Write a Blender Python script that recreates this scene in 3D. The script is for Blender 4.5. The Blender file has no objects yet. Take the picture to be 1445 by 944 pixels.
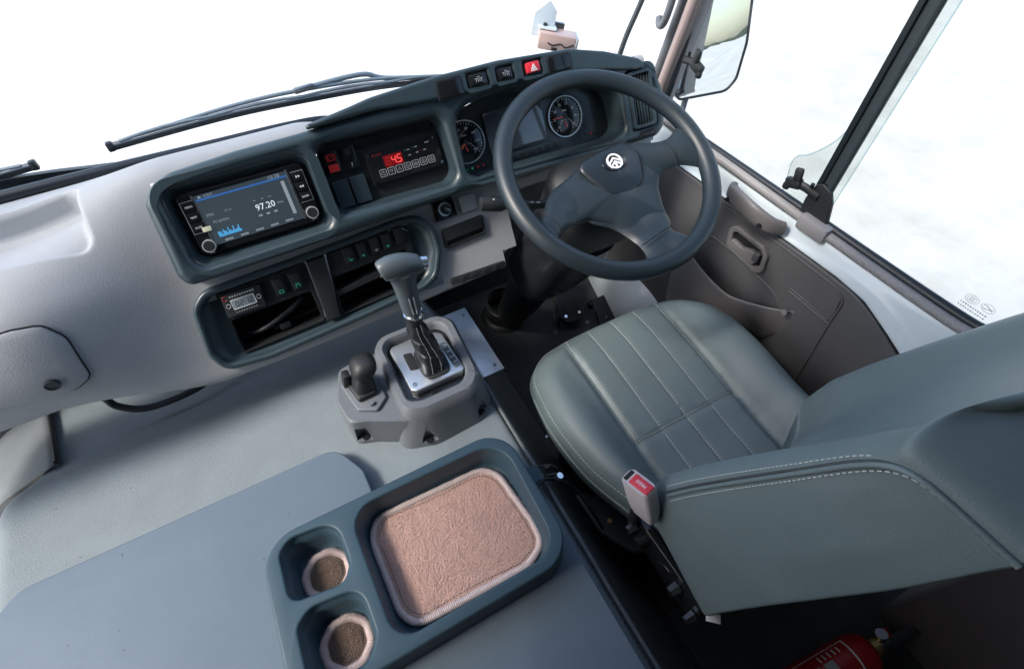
import bpy, bmesh, math, random
from mathutils import Vector, Matrix, noise
random.seed(7)
R = math.radians
S = bpy.context.scene
COL = S.collection

# ------------------------------------------------------------------ camera
cam = bpy.data.cameras.new('camera')
cam.sensor_width = 36.0
cam.lens = 36.0 * 720.0 / 1445.0
cam.clip_start = 0.02
cam.clip_end = 3000
camo = bpy.data.objects.new('camera', cam)
COL.objects.link(camo)
def cam_axes(yaw, pitch, roll):
    cy, sy, cp, sp = math.cos(yaw), math.sin(yaw), math.cos(pitch), math.sin(pitch)
    f = Vector((sy*cp, cy*cp, -sp)); r = Vector((cy, -sy, 0)); u = r.cross(f)
    cr, sr = math.cos(roll), math.sin(roll)
    return cr*r + sr*u, -sr*r + cr*u, f
_r, _u, _f = cam_axes(.483, .887, -.017)
_m = Matrix((_r, _u, -_f)).transposed().to_4x4()
_m.translation = Vector((-.563, -.660, 1.365))
camo.matrix_world = _m
S.camera = camo

# ------------------------------------------------------------------ sky and sun
SUN_EL, SUN_AZ = 47.0, -85.0          # azimuth from +Y (vehicle front), minus = to the left
w = bpy.data.worlds.new('World'); S.world = w; w.use_nodes = True
nt = w.node_tree
bg = nt.nodes['Background']
sky = nt.nodes.new('ShaderNodeTexSky')
sky.sky_type = 'NISHITA'; sky.sun_disc = False
sky.sun_elevation = R(SUN_EL); sky.sun_rotation = R(SUN_AZ)
sky.air_density = 1.0; sky.dust_density = 2.0; sky.ozone_density = .4
nt.links.new(sky.outputs[0], bg.inputs[0])
bg.inputs[1].default_value = .15
sl = bpy.data.lights.new('sun', 'SUN'); sl.energy = 1.5; sl.angle = R(14); sl.color = (1, .95, .88)
so = bpy.data.objects.new('sun', sl); COL.objects.link(so)
sd = Vector((math.sin(R(SUN_AZ))*math.cos(R(SUN_EL)), math.cos(R(SUN_AZ))*math.cos(R(SUN_EL)), math.sin(R(SUN_EL))))
so.rotation_euler = sd.to_track_quat('Z', 'Y').to_euler()
so.location = (0, 0, 8)
S.view_settings.view_transform = 'Standard'
S.view_settings.look = 'None'
S.view_settings.exposure = 1.45
S.view_settings.gamma = 1
S.cycles.use_denoising = True
S.cycles.max_bounces = 8
S.cycles.transparent_max_bounces = 12
S.cycles.sample_clamp_indirect = 6

# ------------------------------------------------------------------ materials
def mat(name, col, rough=.5, metal=0, grain=None, var=.0, spec=.5, emit=None, estr=0, coat=0, tint2=None, vscale=9):
    m = bpy.data.materials.new(name); m.use_nodes = True
    t = m.node_tree; b = t.nodes['Principled BSDF']
    b.inputs['Base Color'].default_value = (*col, 1)
    b.inputs['Roughness'].default_value = rough
    b.inputs['Metallic'].default_value = metal
    b.inputs['Specular IOR Level'].default_value = spec
    b.inputs['Coat Weight'].default_value = coat
    if emit:
        b.inputs['Emission Color'].default_value = (*emit, 1); b.inputs['Emission Strength'].default_value = estr
    tc = t.nodes.new('ShaderNodeTexCoord')
    if var:
        n = t.nodes.new('ShaderNodeTexNoise'); n.inputs['Scale'].default_value = vscale; n.inputs['Detail'].default_value = 6
        n.inputs['Roughness'].default_value = .65
        t.links.new(tc.outputs['Object'], n.inputs['Vector'])
        mx = t.nodes.new('ShaderNodeMix'); mx.data_type = 'RGBA'
        c2 = tint2 or tuple(c*(1-var) for c in col)
        mx.inputs[6].default_value = (*[min(1, c*(1+var*.6)) for c in col], 1); mx.inputs[7].default_value = (*c2, 1)
        rp = t.nodes.new('ShaderNodeMapRange'); rp.inputs[1].default_value = .3; rp.inputs[2].default_value = .7
        t.links.new(n.outputs[0], rp.inputs[0]); t.links.new(rp.outputs[0], mx.inputs[0])
        t.links.new(mx.outputs[2], b.inputs['Base Color'])
        rr_ = t.nodes.new('ShaderNodeMapRange'); rr_.inputs[3].default_value = max(.05, rough-.08); rr_.inputs[4].default_value = min(1, rough+.1)
        t.links.new(n.outputs[0], rr_.inputs[0]); t.links.new(rr_.outputs[0], b.inputs['Roughness'])
    if grain:
        kind, sc, st, dist = grain
        if kind == 'voronoi':
            g = t.nodes.new('ShaderNodeTexVoronoi'); g.feature = 'SMOOTH_F1'
        else:
            g = t.nodes.new('ShaderNodeTexNoise'); g.inputs['Detail'].default_value = 3
        g.inputs['Scale'].default_value = sc
        t.links.new(tc.outputs['Object'], g.inputs['Vector'])
        bp = t.nodes.new('ShaderNodeBump'); bp.inputs['Strength'].default_value = st; bp.inputs['Distance'].default_value = dist
        t.links.new(g.outputs[0], bp.inputs['Height']); t.links.new(bp.outputs[0], b.inputs['Normal'])
    return m

M = {}
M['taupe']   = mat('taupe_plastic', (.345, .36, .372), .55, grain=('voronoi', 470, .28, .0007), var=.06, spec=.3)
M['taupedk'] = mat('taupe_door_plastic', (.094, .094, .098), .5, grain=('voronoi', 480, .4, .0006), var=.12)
M['handle']  = mat('taupe_handle_plastic', (.17, .162, .165), .42, var=.06)
M['bezel']   = mat('blue_black_plastic', (.032, .052, .062), .33, grain=('voronoi', 900, .25, .0003), var=.1)
M['black']   = mat('matt_black_plastic', (.014, .017, .019), .5, grain=('noise', 700, .2, .0003), var=.2)
M['hole']    = mat('dark_cavity_plastic', (.008, .009, .010), .7)
M['gloss']   = mat('gloss_black_plastic', (.010, .012, .014), .12)
M['wheel']   = mat('charcoal_wheel_rubber', (.016, .026, .033), .40, grain=('voronoi', 1100, .3, .0003), var=.08)
M['pad']     = mat('charcoal_pad_plastic', (.011, .018, .024), .34, grain=('voronoi', 1000, .2, .0002), var=.06)
M['seat']    = mat('grey_green_leather', (.138, .180, .184), .45, grain=('voronoi', 620, .35, .0005), var=.07)
M['seatdk']  = mat('seat_seam_thread', (.05, .06, .06), .7)
M['thread']  = mat('pale_thread', (.55, .58, .57), .7)
M['cover']   = mat('grey_vinyl_cover', (.19, .226, .244), .6, spec=.25, grain=('voronoi', 640, .55, .0008), var=.13, vscale=6)
M['lid']     = mat('smooth_grey_lid', (.118, .158, .198), .6, spec=.25, grain=('noise', 520, .35, .0005), var=.06, vscale=7)
M['skirt']   = mat('dark_grey_vinyl_skirt', (.12, .135, .14), .55, grain=('voronoi', 600, .4, .0006), var=.15)
M['tray']    = mat('slate_tray_plastic', (.040, .075, .100), .44, spec=.3, grain=('voronoi', 1300, .15, .0002), var=.05)
M['console'] = mat('grey_console_plastic', (.130, .144, .160), .42, grain=('voronoi', 900, .2, .0003), var=.06)
M['silver']  = mat('satin_silver', (.62, .66, .68), .3, metal=.85, var=.05)
M['chrome']  = mat('chrome', (.8, .82, .84), .12, metal=1)
M['steel']   = mat('worn_steel', (.30, .31, .31), .35, metal=1, var=.25, vscale=60)
M['alu']     = mat('brushed_aluminium', (.60, .64, .66), .42, metal=.85, var=.08, vscale=60)
M['leather'] = mat('black_leather', (.018, .021, .024), .35, grain=('voronoi', 700, .4, .0005))
M['wiperblue'] = mat('overexposed_blue_grey_steel', (.16, .21, .25), .4)  # wiper steel lightened to blue-grey, the glare outside put into its colour
M['white']   = mat('white_print', (.80, .82, .82), .6)
M['grey_print'] = mat('grey_print', (.42, .45, .46), .6)
M['redbtn']  = mat('red_button', (.62, .03, .045), .35)
M['redlit']  = mat('red_lit_symbol', (.17, .008, .010), .5, emit=(1, .05, .05), estr=.03)
M['redled']  = mat('red_led_digit', (.6, .02, .02), .5, emit=(1, .10, .10), estr=.36)
M['redwin']  = mat('red_led_window', (.05, .004, .005), .2, emit=(1, .02, .03), estr=.05)
M['greenlit'] = mat('green_lit_symbol', (.02, .20, .12), .5, emit=(.05, .8, .5), estr=.05)
M['screen']  = mat('radio_screen_glass', (.02, .025, .03), .12, emit=(.10, .15, .19), estr=.10)
M['scrblue'] = mat('screen_blue_band', (.02, .05, .15), .2, emit=(.05, .22, .65), estr=.16)
M['scrbar']  = mat('screen_blue_bars', (.02, .1, .2), .2, emit=(.10, .45, .85), estr=.28)
M['scrtxt']  = mat('screen_white_text', (.2, .2, .2), .3, emit=(.6, .7, .8), estr=.40)
M['scrdim']  = mat('screen_dim_text', (.1, .1, .1), .3, emit=(.4, .5, .6), estr=.16)
M['lcd']     = mat('grey_lcd', (.20, .24, .26), .25)
M['lcdtxt']  = mat('lcd_digit', (.05, .06, .07), .5)
M['metal_white'] = mat('pale_blue_painted_metal', (.66, .75, .80), .28, var=.03, coat=.3)
M['ribbed']  = mat('grey_ribbed_rubber', (.28, .275, .28), .5, var=.06)
M['pinktrim'] = mat('pinkish_grey_trim', (.36, .29, .28), .5, var=.06)
M['rail'] = mat('slate_rubber_rail', (.040, .055, .062), .45, var=.1)
M['ring'] = mat('pale_ring', (.58, .61, .62), .35, metal=.35)
M['lever'] = mat('grey_lever_plastic', (.075, .095, .108), .38, grain=('voronoi', 900, .2, .0003))
M['rubber']  = mat('black_rubber', (.012, .018, .024), .38, var=.1)
M['floor']   = mat('dark_floor_vinyl', (.045, .05, .052), .6, grain=('noise', 300, .3, .0006), var=.3, vscale=14)
M['partition'] = mat('taupe_partition_laminate', (.13, .115, .115), .55, var=.1)
M['red']     = mat('red_cylinder_paint', (.40, .012, .016), .3, var=.1)
M['brass']   = mat('brass', (.55, .40, .16), .4, metal=.8)
M['carpet']  = mat('pink_beige_carpet', (.86, .63, .55), .95, spec=.1, var=.25, vscale=420)
M['carpetdk'] = mat('grey_brown_carpet', (.24, .175, .14), .95, spec=.1, var=.35, vscale=420)
M['overlock'] = mat('mauve_overlock_yarn', (.60, .50, .48), .85, spec=.15, var=.1, vscale=200)
M['greentag'] = mat('green_plastic_tag', (.10, .55, .16), .4)
M['buckle']  = mat('beige_buckle_plastic', (.50, .46, .46), .4)
M['pinkbox'] = mat('rose_gold_shell', (.60, .44, .40), .35, metal=.2)
M['lens']    = mat('device_lens_glass', (.05, .12, .16), .05)
M['ceil']    = mat('darkened_headlining', (.20, .205, .21), .8)  # unseen headlining, darker than its real pale tone to dim the backrest top
M['cluster'] = mat('cluster_face', (.020, .026, .030), .22)
M['clscreen'] = mat('cluster_display_glass', (.055, .085, .09), .10, coat=1, var=.5, vscale=14, tint2=(.075, .06, .09))  # teal and violet reflections on the display painted into its colour
M['iron']    = mat('black_enamel_steel', (.013, .014, .016), .22)
M['tread']   = mat('dark_tread_plate', (.05, .062, .068), .4, metal=.5, var=.2)

def glass(name, tint, refl=1.0):
    m = bpy.data.materials.new(name); m.use_nodes = True; t = m.node_tree
    t.nodes.remove(t.nodes['Principled BSDF'])
    o = t.nodes['Material Output']
    tr = t.nodes.new('ShaderNodeBsdfTransparent'); tr.inputs[0].default_value = (*tint, 1)
    gl = t.nodes.new('ShaderNodeBsdfGlossy'); gl.inputs['Roughness'].default_value = .02
    ge = t.nodes.new('ShaderNodeNewGeometry')       # reflectance from the angle alone, the same on both faces of a pane
    dt_ = t.nodes.new('ShaderNodeVectorMath'); dt_.operation = 'DOT_PRODUCT'
    t.links.new(ge.outputs['Incoming'], dt_.inputs[0]); t.links.new(ge.outputs['Normal'], dt_.inputs[1])
    ab = t.nodes.new('ShaderNodeMath'); ab.operation = 'ABSOLUTE'; t.links.new(dt_.outputs['Value'], ab.inputs[0])
    iv = t.nodes.new('ShaderNodeMath'); iv.operation = 'SUBTRACT'; iv.inputs[0].default_value = 1; t.links.new(ab.outputs[0], iv.inputs[1])
    fr = t.nodes.new('ShaderNodeMath'); fr.operation = 'POWER'; fr.inputs[1].default_value = 5; t.links.new(iv.outputs[0], fr.inputs[0])
    ml = t.nodes.new('ShaderNodeMath'); ml.operation = 'MULTIPLY_ADD'; ml.inputs[1].default_value = .9*refl; ml.inputs[2].default_value = .045*refl
    mx = t.nodes.new('ShaderNodeMixShader')
    t.links.new(fr.outputs[0], ml.inputs[0]); t.links.new(ml.outputs[0], mx.inputs[0])
    t.links.new(tr.outputs[0], mx.inputs[1]); t.links.new(gl.outputs[0], mx.inputs[2]); t.links.new(mx.outputs[0], o.inputs[0])
    return m
M['glass'] = glass('clear_window_glass', (.96, .98, .985), .7)
M['tinted'] = glass('tinted_window_glass', (.90, .922, .912), .7)
M['glassedge'] = glass('window_glass_double', (.78, .88, .90), .7)
M['mirror'] = mat('mirror_silver', (.80, .84, .85), .01, metal=1)

# ground outside: pale concrete yard, mottled
g = bpy.data.materials.new('pale_concrete'); g.use_nodes = True
t = g.node_tree; b = t.nodes['Principled BSDF']; b.inputs['Roughness'].default_value = .85
tc = t.nodes.new('ShaderNodeTexCoord')
n1 = t.nodes.new('ShaderNodeTexNoise'); n1.inputs['Scale'].default_value = 2.2; n1.inputs['Detail'].default_value = 8; n1.inputs['Roughness'].default_value = .7
n2 = t.nodes.new('ShaderNodeTexNoise'); n2.inputs['Scale'].default_value = .16; n2.inputs['Detail'].default_value = 5
ad = t.nodes.new('ShaderNodeMath'); ad.operation = 'ADD'
rp = t.nodes.new('ShaderNodeValToRGB')
rp.color_ramp.elements[0].position = .72; rp.color_ramp.elements[0].color = (.49, .465, .425, 1)
rp.color_ramp.elements[1].position = 1.15; rp.color_ramp.elements[1].color = (.60, .58, .545, 1)
for n_ in (n1, n2): t.links.new(tc.outputs['Object'], n_.inputs['Vector'])
t.links.new(n1.outputs[0], ad.inputs[0]); t.links.new(n2.outputs[0], ad.inputs[1])
t.links.new(ad.outputs[0], rp.inputs[0]); t.links.new(rp.outputs[0], b.inputs['Base Color'])
M['ground'] = g

# ------------------------------------------------------------------ helpers
def tag(o, label=None, cat=None, group=None, kind=None):
    if label: o['label'] = label
    if cat: o['category'] = cat
    if group: o['group'] = group
    if kind: o['kind'] = kind
    return o
def thing(name, label, cat, loc=(0, 0, 0), rot=(0, 0, 0), group=None):
    o = bpy.data.objects.new(name, None); COL.objects.link(o)
    o.location = loc; o.rotation_euler = rot; o.empty_display_size = .05
    return tag(o, label, cat, group)
def finish(name, me, m, parent=None, sharp=38, loc=None, rot=None):
    me.polygons.foreach_set('use_smooth', [True]*len(me.polygons))
    if sharp: me.set_sharp_from_angle(angle=R(sharp))
    me.materials.clear(); me.materials.append(M[m] if isinstance(m, str) else m)
    o = bpy.data.objects.new(name, me); COL.objects.link(o)
    if parent: o.parent = parent
    if loc is not None: o.location = loc
    if rot is not None: o.rotation_euler = rot
    return o
def from_bm(name, bm, m, parent=None, sharp=38, loc=None, rot=None):
    me = bpy.data.meshes.new(name)
    bmesh.ops.recalc_face_normals(bm, faces=bm.faces)
    bm.to_mesh(me); bm.free()
    return finish(name, me, m, parent, sharp, loc, rot)
def bm_box(bm, c, s, bev=0, seg=2, rot=None):
    r = bmesh.ops.create_cube(bm, size=1)
    vs = r['verts']
    bmesh.ops.scale(bm, vec=s, verts=vs)
    if bev:
        es = list({e for v in vs for e in v.link_edges})
        q = bmesh.ops.bevel(bm, geom=es, offset=bev, segments=seg, profile=.5, affect='EDGES')
        vs = list({v for f in q['faces'] for v in f.verts} | {v for v in vs if v.is_valid})
    if rot is not None:
        bmesh.ops.rotate(bm, cent=(0, 0, 0), matrix=rot, verts=vs)
    bmesh.ops.translate(bm, vec=c, verts=vs)
    return vs
def box(name, c, s, m, parent=None, bev=.002, seg=2, rot=None):
    bm = bmesh.new(); bm_box(bm, (0, 0, 0), s, bev, seg)
    return from_bm(name, bm, m, parent, loc=c, rot=rot)
def bm_cyl(bm, p0, p1, r0, r1=None, n=20, caps=True):
    p0, p1 = Vector(p0), Vector(p1); d = p1-p0
    q = bmesh.ops.create_cone(bm, cap_ends=caps, segments=n, radius1=r0, radius2=r0 if r1 is None else r1, depth=d.length)
    rm = d.to_track_quat('Z', 'Y').to_matrix().to_4x4(); rm.translation = (p0+p1)/2
    bmesh.ops.transform(bm, matrix=rm, verts=q['verts'])
    return q['verts']
def cyl(name, p0, p1, r0, m, parent=None, r1=None, n=20):
    bm = bmesh.new(); bm_cyl(bm, p0, p1, r0, r1, n)
    return from_bm(name, bm, m, parent)
def catmull(P, n=8, closed=False):
    P = [Vector(p) for p in P]; L = len(P); out = []
    for i in range(L if closed else L-1):
        if closed: a, b_, c, d = P[(i-1) % L], P[i], P[(i+1) % L], P[(i+2) % L]
        else: a, b_, c, d = P[max(i-1, 0)], P[i], P[i+1], P[min(i+2, L-1)]
        for k in range(n):
            s = k/n
            out.append(.5*((2*b_)+(c-a)*s+(2*a-5*b_+4*c-d)*s*s+(3*b_-3*c+d-a)*s**3))
    if not closed: out.append(P[-1])
    return out
def bm_tube(bm, path, r, n=10, closed=False, caps=True):
    P = [Vector(p) for p in path]; L = len(P)
    rad = r if isinstance(r, (list, tuple)) else [r]*L
    T = []
    for i in range(L):
        a = P[i-1] if (i > 0 or closed) else P[0]
        c = P[(i+1) % L] if (i < L-1 or closed) else P[-1]
        T.append((c-a).normalized())
    N = T[0].orthogonal().normalized(); rings = []
    for i in range(L):
        N = (N - T[i]*N.dot(T[i])).normalized(); B = T[i].cross(N)
        rings.append([bm.verts.new(P[i]+rad[i]*(math.cos(2*math.pi*k/n)*N+math.sin(2*math.pi*k/n)*B)) for k in range(n)])
    if closed:   # best rotation match for the last joint
        best = min(range(n), key=lambda s: sum((rings[-1][k].co-rings[0][(k+s) % n].co).length for k in range(n)))
    for i in range(L if closed else L-1):
        A, Bq = rings[i], rings[(i+1) % L]; s = best if (closed and i == L-1) else 0
        for k in range(n):
            bm.faces.new((A[k], A[(k+1) % n], Bq[(k+1+s) % n], Bq[(k+s) % n]))
    if caps and not closed:
        bm.faces.new(rings[0][::-1]); bm.faces.new(rings[-1])
def tube(name, path, r, m, parent=None, n=10, closed=False):
    bm = bmesh.new(); bm_tube(bm, path, r, n, closed)
    return from_bm(name, bm, m, parent, sharp=60)
def bm_loft(bm, rows, wrap=False, cap0=False, cap1=False, skip=None):
    V = [[bm.verts.new(p) for p in r] for r in rows]
    n = len(rows[0])
    for i in range(len(rows)-1):
        for j in range(n if wrap else n-1):
            q = (V[i][j], V[i][(j+1) % n], V[i+1][(j+1) % n], V[i+1][j])
            if skip and skip(sum((v.co for v in q), Vector())/4): continue
            try: bm.faces.new(q)
            except ValueError: pass
    if cap0: bm.faces.new(V[0])
    if cap1: bm.faces.new(V[-1])
    return V
def loft(name, rows, m, parent=None, wrap=False, cap0=False, cap1=False, sharp=50, skip=None, loc=None, rot=None):
    bm = bmesh.new(); bm_loft(bm, rows, wrap, cap0, cap1, skip)
    if skip: bmesh.ops.delete(bm, geom=[v for v in bm.verts if not v.link_faces], context='VERTS')
    return from_bm(name, bm, m, parent, sharp, loc, rot)
def fillet(P, r, n=6):
    P = [Vector((p[0], p[1])) for p in P]; L = len(P); out = []
    for i in range(L):
        a, b_, c = P[i-1], P[i], P[(i+1) % L]
        rr_ = r[i] if isinstance(r, (list, tuple)) else r
        u, v = (a-b_), (c-b_); lu, lv = u.length, v.length; u /= lu; v /= lv
        ang = math.acos(max(-1, min(1, u.dot(v))))
        if ang > math.pi-.02 or rr_ <= 0: out.append((b_.x, b_.y)); continue
        d = min(rr_/math.tan(ang/2), lu*.49, lv*.49); rr2 = d*math.tan(ang/2)
        ctr = b_+(u+v).normalized()*rr2/math.sin(ang/2)
        s, e = b_+u*d-ctr, b_+v*d-ctr
        a0 = math.atan2(s.y, s.x); da = math.atan2(e.y, e.x)-a0
        da = (da+math.pi) % (2*math.pi)-math.pi
        for k in range(n+1):
            q = a0+da*k/n; out.append((ctr.x+rr2*math.cos(q), ctr.y+rr2*math.sin(q)))
    return out
def rrect(x0, x1, y0, y1, r, n=6):
    return fillet([(x0, y0), (x1, y0), (x1, y1), (x0, y1)], r, n)
def resample(P, N, closed=True):
    P = [Vector(p) for p in P]
    if closed: P = P+[P[0]]
    L = [0]
    for a, c in zip(P, P[1:]): L.append(L[-1]+(c-a).length)
    out = []; j = 0; cnt = N if closed else N-1
    for i in range(N):
        s = L[-1]*i/cnt
        while j < len(L)-2 and L[j+1] < s: j += 1
        q = (s-L[j])/max(L[j+1]-L[j], 1e-9)
        out.append(P[j].lerp(P[j+1], min(q, 1)))
    return out
def curve_mesh(loops, z0, z1, bev=.002, res=2):
    cu = bpy.data.curves.new('c', 'CURVE'); cu.dimensions = '2D'; cu.fill_mode = 'BOTH'
    for lp in loops:
        sp = cu.splines.new('POLY'); sp.points.add(len(lp)-1)
        for p, q in zip(sp.points, lp): p.co = (q[0], q[1], 0, 1)
        sp.use_cyclic_u = True
    h = (z1-z0)/2; bev = min(bev, h*.98)
    cu.extrude = h-bev; cu.bevel_depth = bev; cu.bevel_resolution = res; cu.offset = -bev
    o = bpy.data.objects.new('c', cu)
    me = bpy.data.meshes.new_from_object(o)
    bpy.data.objects.remove(o); bpy.data.curves.remove(cu)
    for v in me.vertices: v.co.z += (z0+z1)/2
    bm = bmesh.new(); bm.from_mesh(me); bmesh.ops.remove_doubles(bm, verts=bm.verts, dist=1e-6)
    bmesh.ops.recalc_face_normals(bm, faces=bm.faces); bm.to_mesh(me); bm.free()
    return me
def slab(name, loops, z0, z1, m, parent=None, bev=.002, res=2, loc=None, rot=None, sharp=38):
    if loops and not isinstance(loops[0][0], (tuple, list, Vector)): loops = [loops]
    me = curve_mesh(loops, z0, z1, bev, res); me.name = name
    return finish(name, me, m, parent, sharp, loc, rot)
def text(name, body, size, m, parent, loc, rot=(0, 0, 0), ex=.00015, align='CENTER', sx=1):
    cu = bpy.data.curves.new('t', 'FONT'); cu.body = body; cu.size = size; cu.extrude = ex
    cu.align_x = align; cu.align_y = 'CENTER'; cu.resolution_u = 2
    o = bpy.data.objects.new('t', cu); COL.objects.link(o)
    dg = bpy.context.evaluated_depsgraph_get()
    me = bpy.data.meshes.new_from_object(o.evaluated_get(dg))
    bpy.data.objects.remove(o); bpy.data.curves.remove(cu)
    me.name = name
    if sx != 1:
        for v in me.vertices: v.co.x *= sx
    return finish(name, me, m, parent, 30, loc, rot)
def ring_mesh(name, r0, r1, z0, z1, m, parent, loc=(0, 0, 0), n=40, rot=None):
    rows = [[(r*math.cos(2*math.pi*k/n), r*math.sin(2*math.pi*k/n), z) for k in range(n)] for r, z in ((r0, z0), (r0, z1), (r1, z1), (r1, z0))]
    rows.append(rows[0])
    return loft(name, rows, m, parent, wrap=True, loc=loc, rot=rot, sharp=30)
def dashes(bm, path, seg=.0045, gap=.0022, r=.0006):
    P = resample(path, max(4, int(sum((Vector(a)-Vector(c)).length for a, c in zip(path, path[1:]))/.0011)), closed=False)
    L = 0; cur = [P[0]]; on = True
    for a, c in zip(P, P[1:]):
        L += (c-a).length
        if on: cur.append(c)
        if on and L > seg:
            if len(cur) > 1: bm_tube(bm, [cur[0], cur[-1]], r, 5)
            on, L, cur = False, 0, []
        elif (not on) and L > gap:
            on, L, cur = True, 0, [c]
def stitches(name, paths, m, parent, **k):
    bm = bmesh.new()
    for p in paths: dashes(bm, p, **k)
    return from_bm(name, bm, m, parent, sharp=60)
def lerp(a, c, s): return a+(c-a)*s
def sstep(a, c, x):
    s = max(0, min(1, (x-a)/(c-a))); return s*s*(3-2*s)
def interp(x, X, Y):
    if x <= X[0]: return Y[0]
    for i in range(len(X)-1):
        if x <= X[i+1]: return lerp(Y[i], Y[i+1], (x-X[i])/(X[i+1]-X[i]))
    return Y[-1]

# ------------------------------------------------------------------ the dash frame: x right, y up the dash face, z towards the driver
DO = Vector((0, .205, .817))
DS, DC = math.sin(.5), math.cos(.5)
DROT = (math.pi/2-.5, 0, 0)
def dp(a, b_, n): return Vector((a, DO.y+b_*DS-n*DC, DO.z+b_*DC+n*DS))
def w2d(p):
    d = Vector(p)-DO
    return Vector((d.x, d.y*DS+d.z*DC, -d.y*DC+d.z*DS))

# ================================================================== outside and vehicle shell
bm = bmesh.new()
bmesh.ops.create_grid(bm, x_segments=2, y_segments=2, size=900)
o = from_bm('ground', bm, 'ground', loc=(0, 0, -1.05)); tag(o, kind='structure')
# floor of the cab
def sheet(name, pts, m, kind='structure', thick=.02):
    bm = bmesh.new(); vs = [bm.verts.new(p) for p in pts]; f = bm.faces.new(vs)
    q = bmesh.ops.extrude_face_region(bm, geom=[f]); nrm = f.normal if f.normal.length else Vector((0, 0, 1))
    f.normal_update(); d = -f.normal*thick
    bmesh.ops.translate(bm, vec=d, verts=[v for v in q['geom'] if isinstance(v, bmesh.types.BMVert)])
    o = from_bm(name, bm, m); tag(o, kind=kind); return o
sheet('floor', [(-1.6, -2.8, 0), (.42, -2.8, 0), (.42, .56, 0), (-1.6, .56, 0)], 'floor')
sheet('firewall', [(-1.6, .56, 0), (.50, .56, 0), (.40, .50, .66), (-1.6, .50, .66)], 'floor')
sheet('unseen_ceiling', [(-1.6, -.10, 1.64), (-1.6, -2.8, 1.64), (.5, -2.8, 1.64), (.5, -.10, 1.64)], 'ceil', thick=.03)  # unseen; height and front edge set for the light on dash and seat
sheet('unseen_wall_left', [(-1.6, -.5, 0), (-1.6, -2.8, 0), (-1.6, -2.8, 1.64), (-1.6, -.5, 1.64)], 'partition')  # unseen; solid, cut short so light enters only at the front left
sheet('unseen_wall_rear', [(-1.6, -2.8, 0), (.43, -2.8, 0), (.43, -2.8, 1.64), (-1.6, -2.8, 1.64)], 'partition')  # unseen; added to darken the cab behind the camera
sheet('wall_right', [(.43, -2.8, 0), (.43, -.70, 0), (.43, -.70, 1.64), (.43, -2.8, 1.64)], 'partition')

# ================================================================== dashboard
dash = thing('dashboard', 'long taupe dashboard with a blue-black instrument bezel and hood', 'dashboard', DO, DROT)
# cross sections (y,z): left part (almost level top that rolls over into a glovebox face) and centre part (steep face)
NP = 240
def prof(pts):
    return [Vector((q.x, q.y)) for q in resample([Vector((p[0], p[1], 0)) for p in catmull([(a, b_, 0) for a, b_ in pts], 10)], NP, False)]
profL = prof([(.42, .822), (.388, .842), (.345, .848), (.28, .844), (.213, .832), (.165, .812), (.130, .785), (.106, .74), (.094, .69), (.099, .64), (.116, .608), (.15, .593), (.25, .59), (.34, .60)])
profC = prof([(.42, .822), (.395, .842), (.350, .872), (.305, .889), (.268, .868), (.216, .772), (.160, .67), (.120, .60), (.098, .556), (.108, .537), (.14, .535), (.20, .545), (.34, .60)])
def dash_prof(x):
    # lower edge drops between the two sections; the face bulges towards the lower panel
    out = []
    for i in range(NP):
        v = i/(NP-1)
        s = sstep(-1.02, -.74, x+.10*(v-.35))
        p = profL[i].lerp(profC[i], s)
        if v < .24 and x > -.50:   # the top falls away behind the hood
            p = p-Vector((0, .085))*sstep(-.50, -.30, x)*(1-sstep(.10, .24, v))
        if x > -.70:   # underside climbs to the right
            k = sstep(-.70, -.15, x)
            if v > .60: p = p+Vector((.018, .026))*k*sstep(.60, .78, v)
        out.append(p)
    return out
xs = [-1.5+.005*i for i in range(int((.34+1.5)/.005)+1)]
rows = []
for x in xs:
    rows.append([w2d((x, p.x, p.y)) for p in dash_prof(x)])
# press the oblong shelf into the nearly level top on the left
def in_rr(x, y, x0, x1, y0, y1, r):
    dx = max(x0+r-x, x-(x1-r), 0); dy = max(y0+r-y, y-(y1-r), 0)
    return r-math.hypot(dx, dy)          # >0 inside
def skip(c):
    a, b_, n = c
    if a > .268: return True
    if a > -.2 and n < -.02 and b_ < .05 and dp(*c).y > .36: return True
    if abs(n) < .12:
        if -.748 < a < .25 and -.075 < b_ < .078: return True
        if -.775 < a < -.325 and -.258 < b_ < -.114 and not (a < -.74 and b_ > -.135): return True
    if a > -.14 and -.30 < b_ < -.108 and n < .06: return True
    if a > -.175 and b_ < -.235 and n < .06: return True
    return False
for r in rows:
    for i, q in enumerate(r):
        wp = dp(*q)
        k = in_rr(wp.x, wp.y, -1.6, -.862, .216, .338, .028)
        if wp.z > .76 and k > -.004:
            far = min(1, max(0, (wp.y-.214)/.10))
            d = .042*sstep(-.003, .006, k)*(.10+.90*far)
            q.y -= d*.9; q.z -= d*.45
body = loft('body', rows, 'taupe', dash, skip=skip, sharp=0)
# black rubber strip where the dash meets the windscreen
rub = catmull([w2d(p) for p in [(-1.55, .385, .848), (-1.2, .390, .850), (-.9, .402, .846), (-.65, .412, .838), (-.5, .412, .836), (-.42, .412, .828), (-.36, .41, .80), (-.25, .41, .74), (.1, .40, .72), (.3, .38, .72)]], 8)
tube('windscreen_strip', rub, .011, 'rubber', dash)
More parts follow.
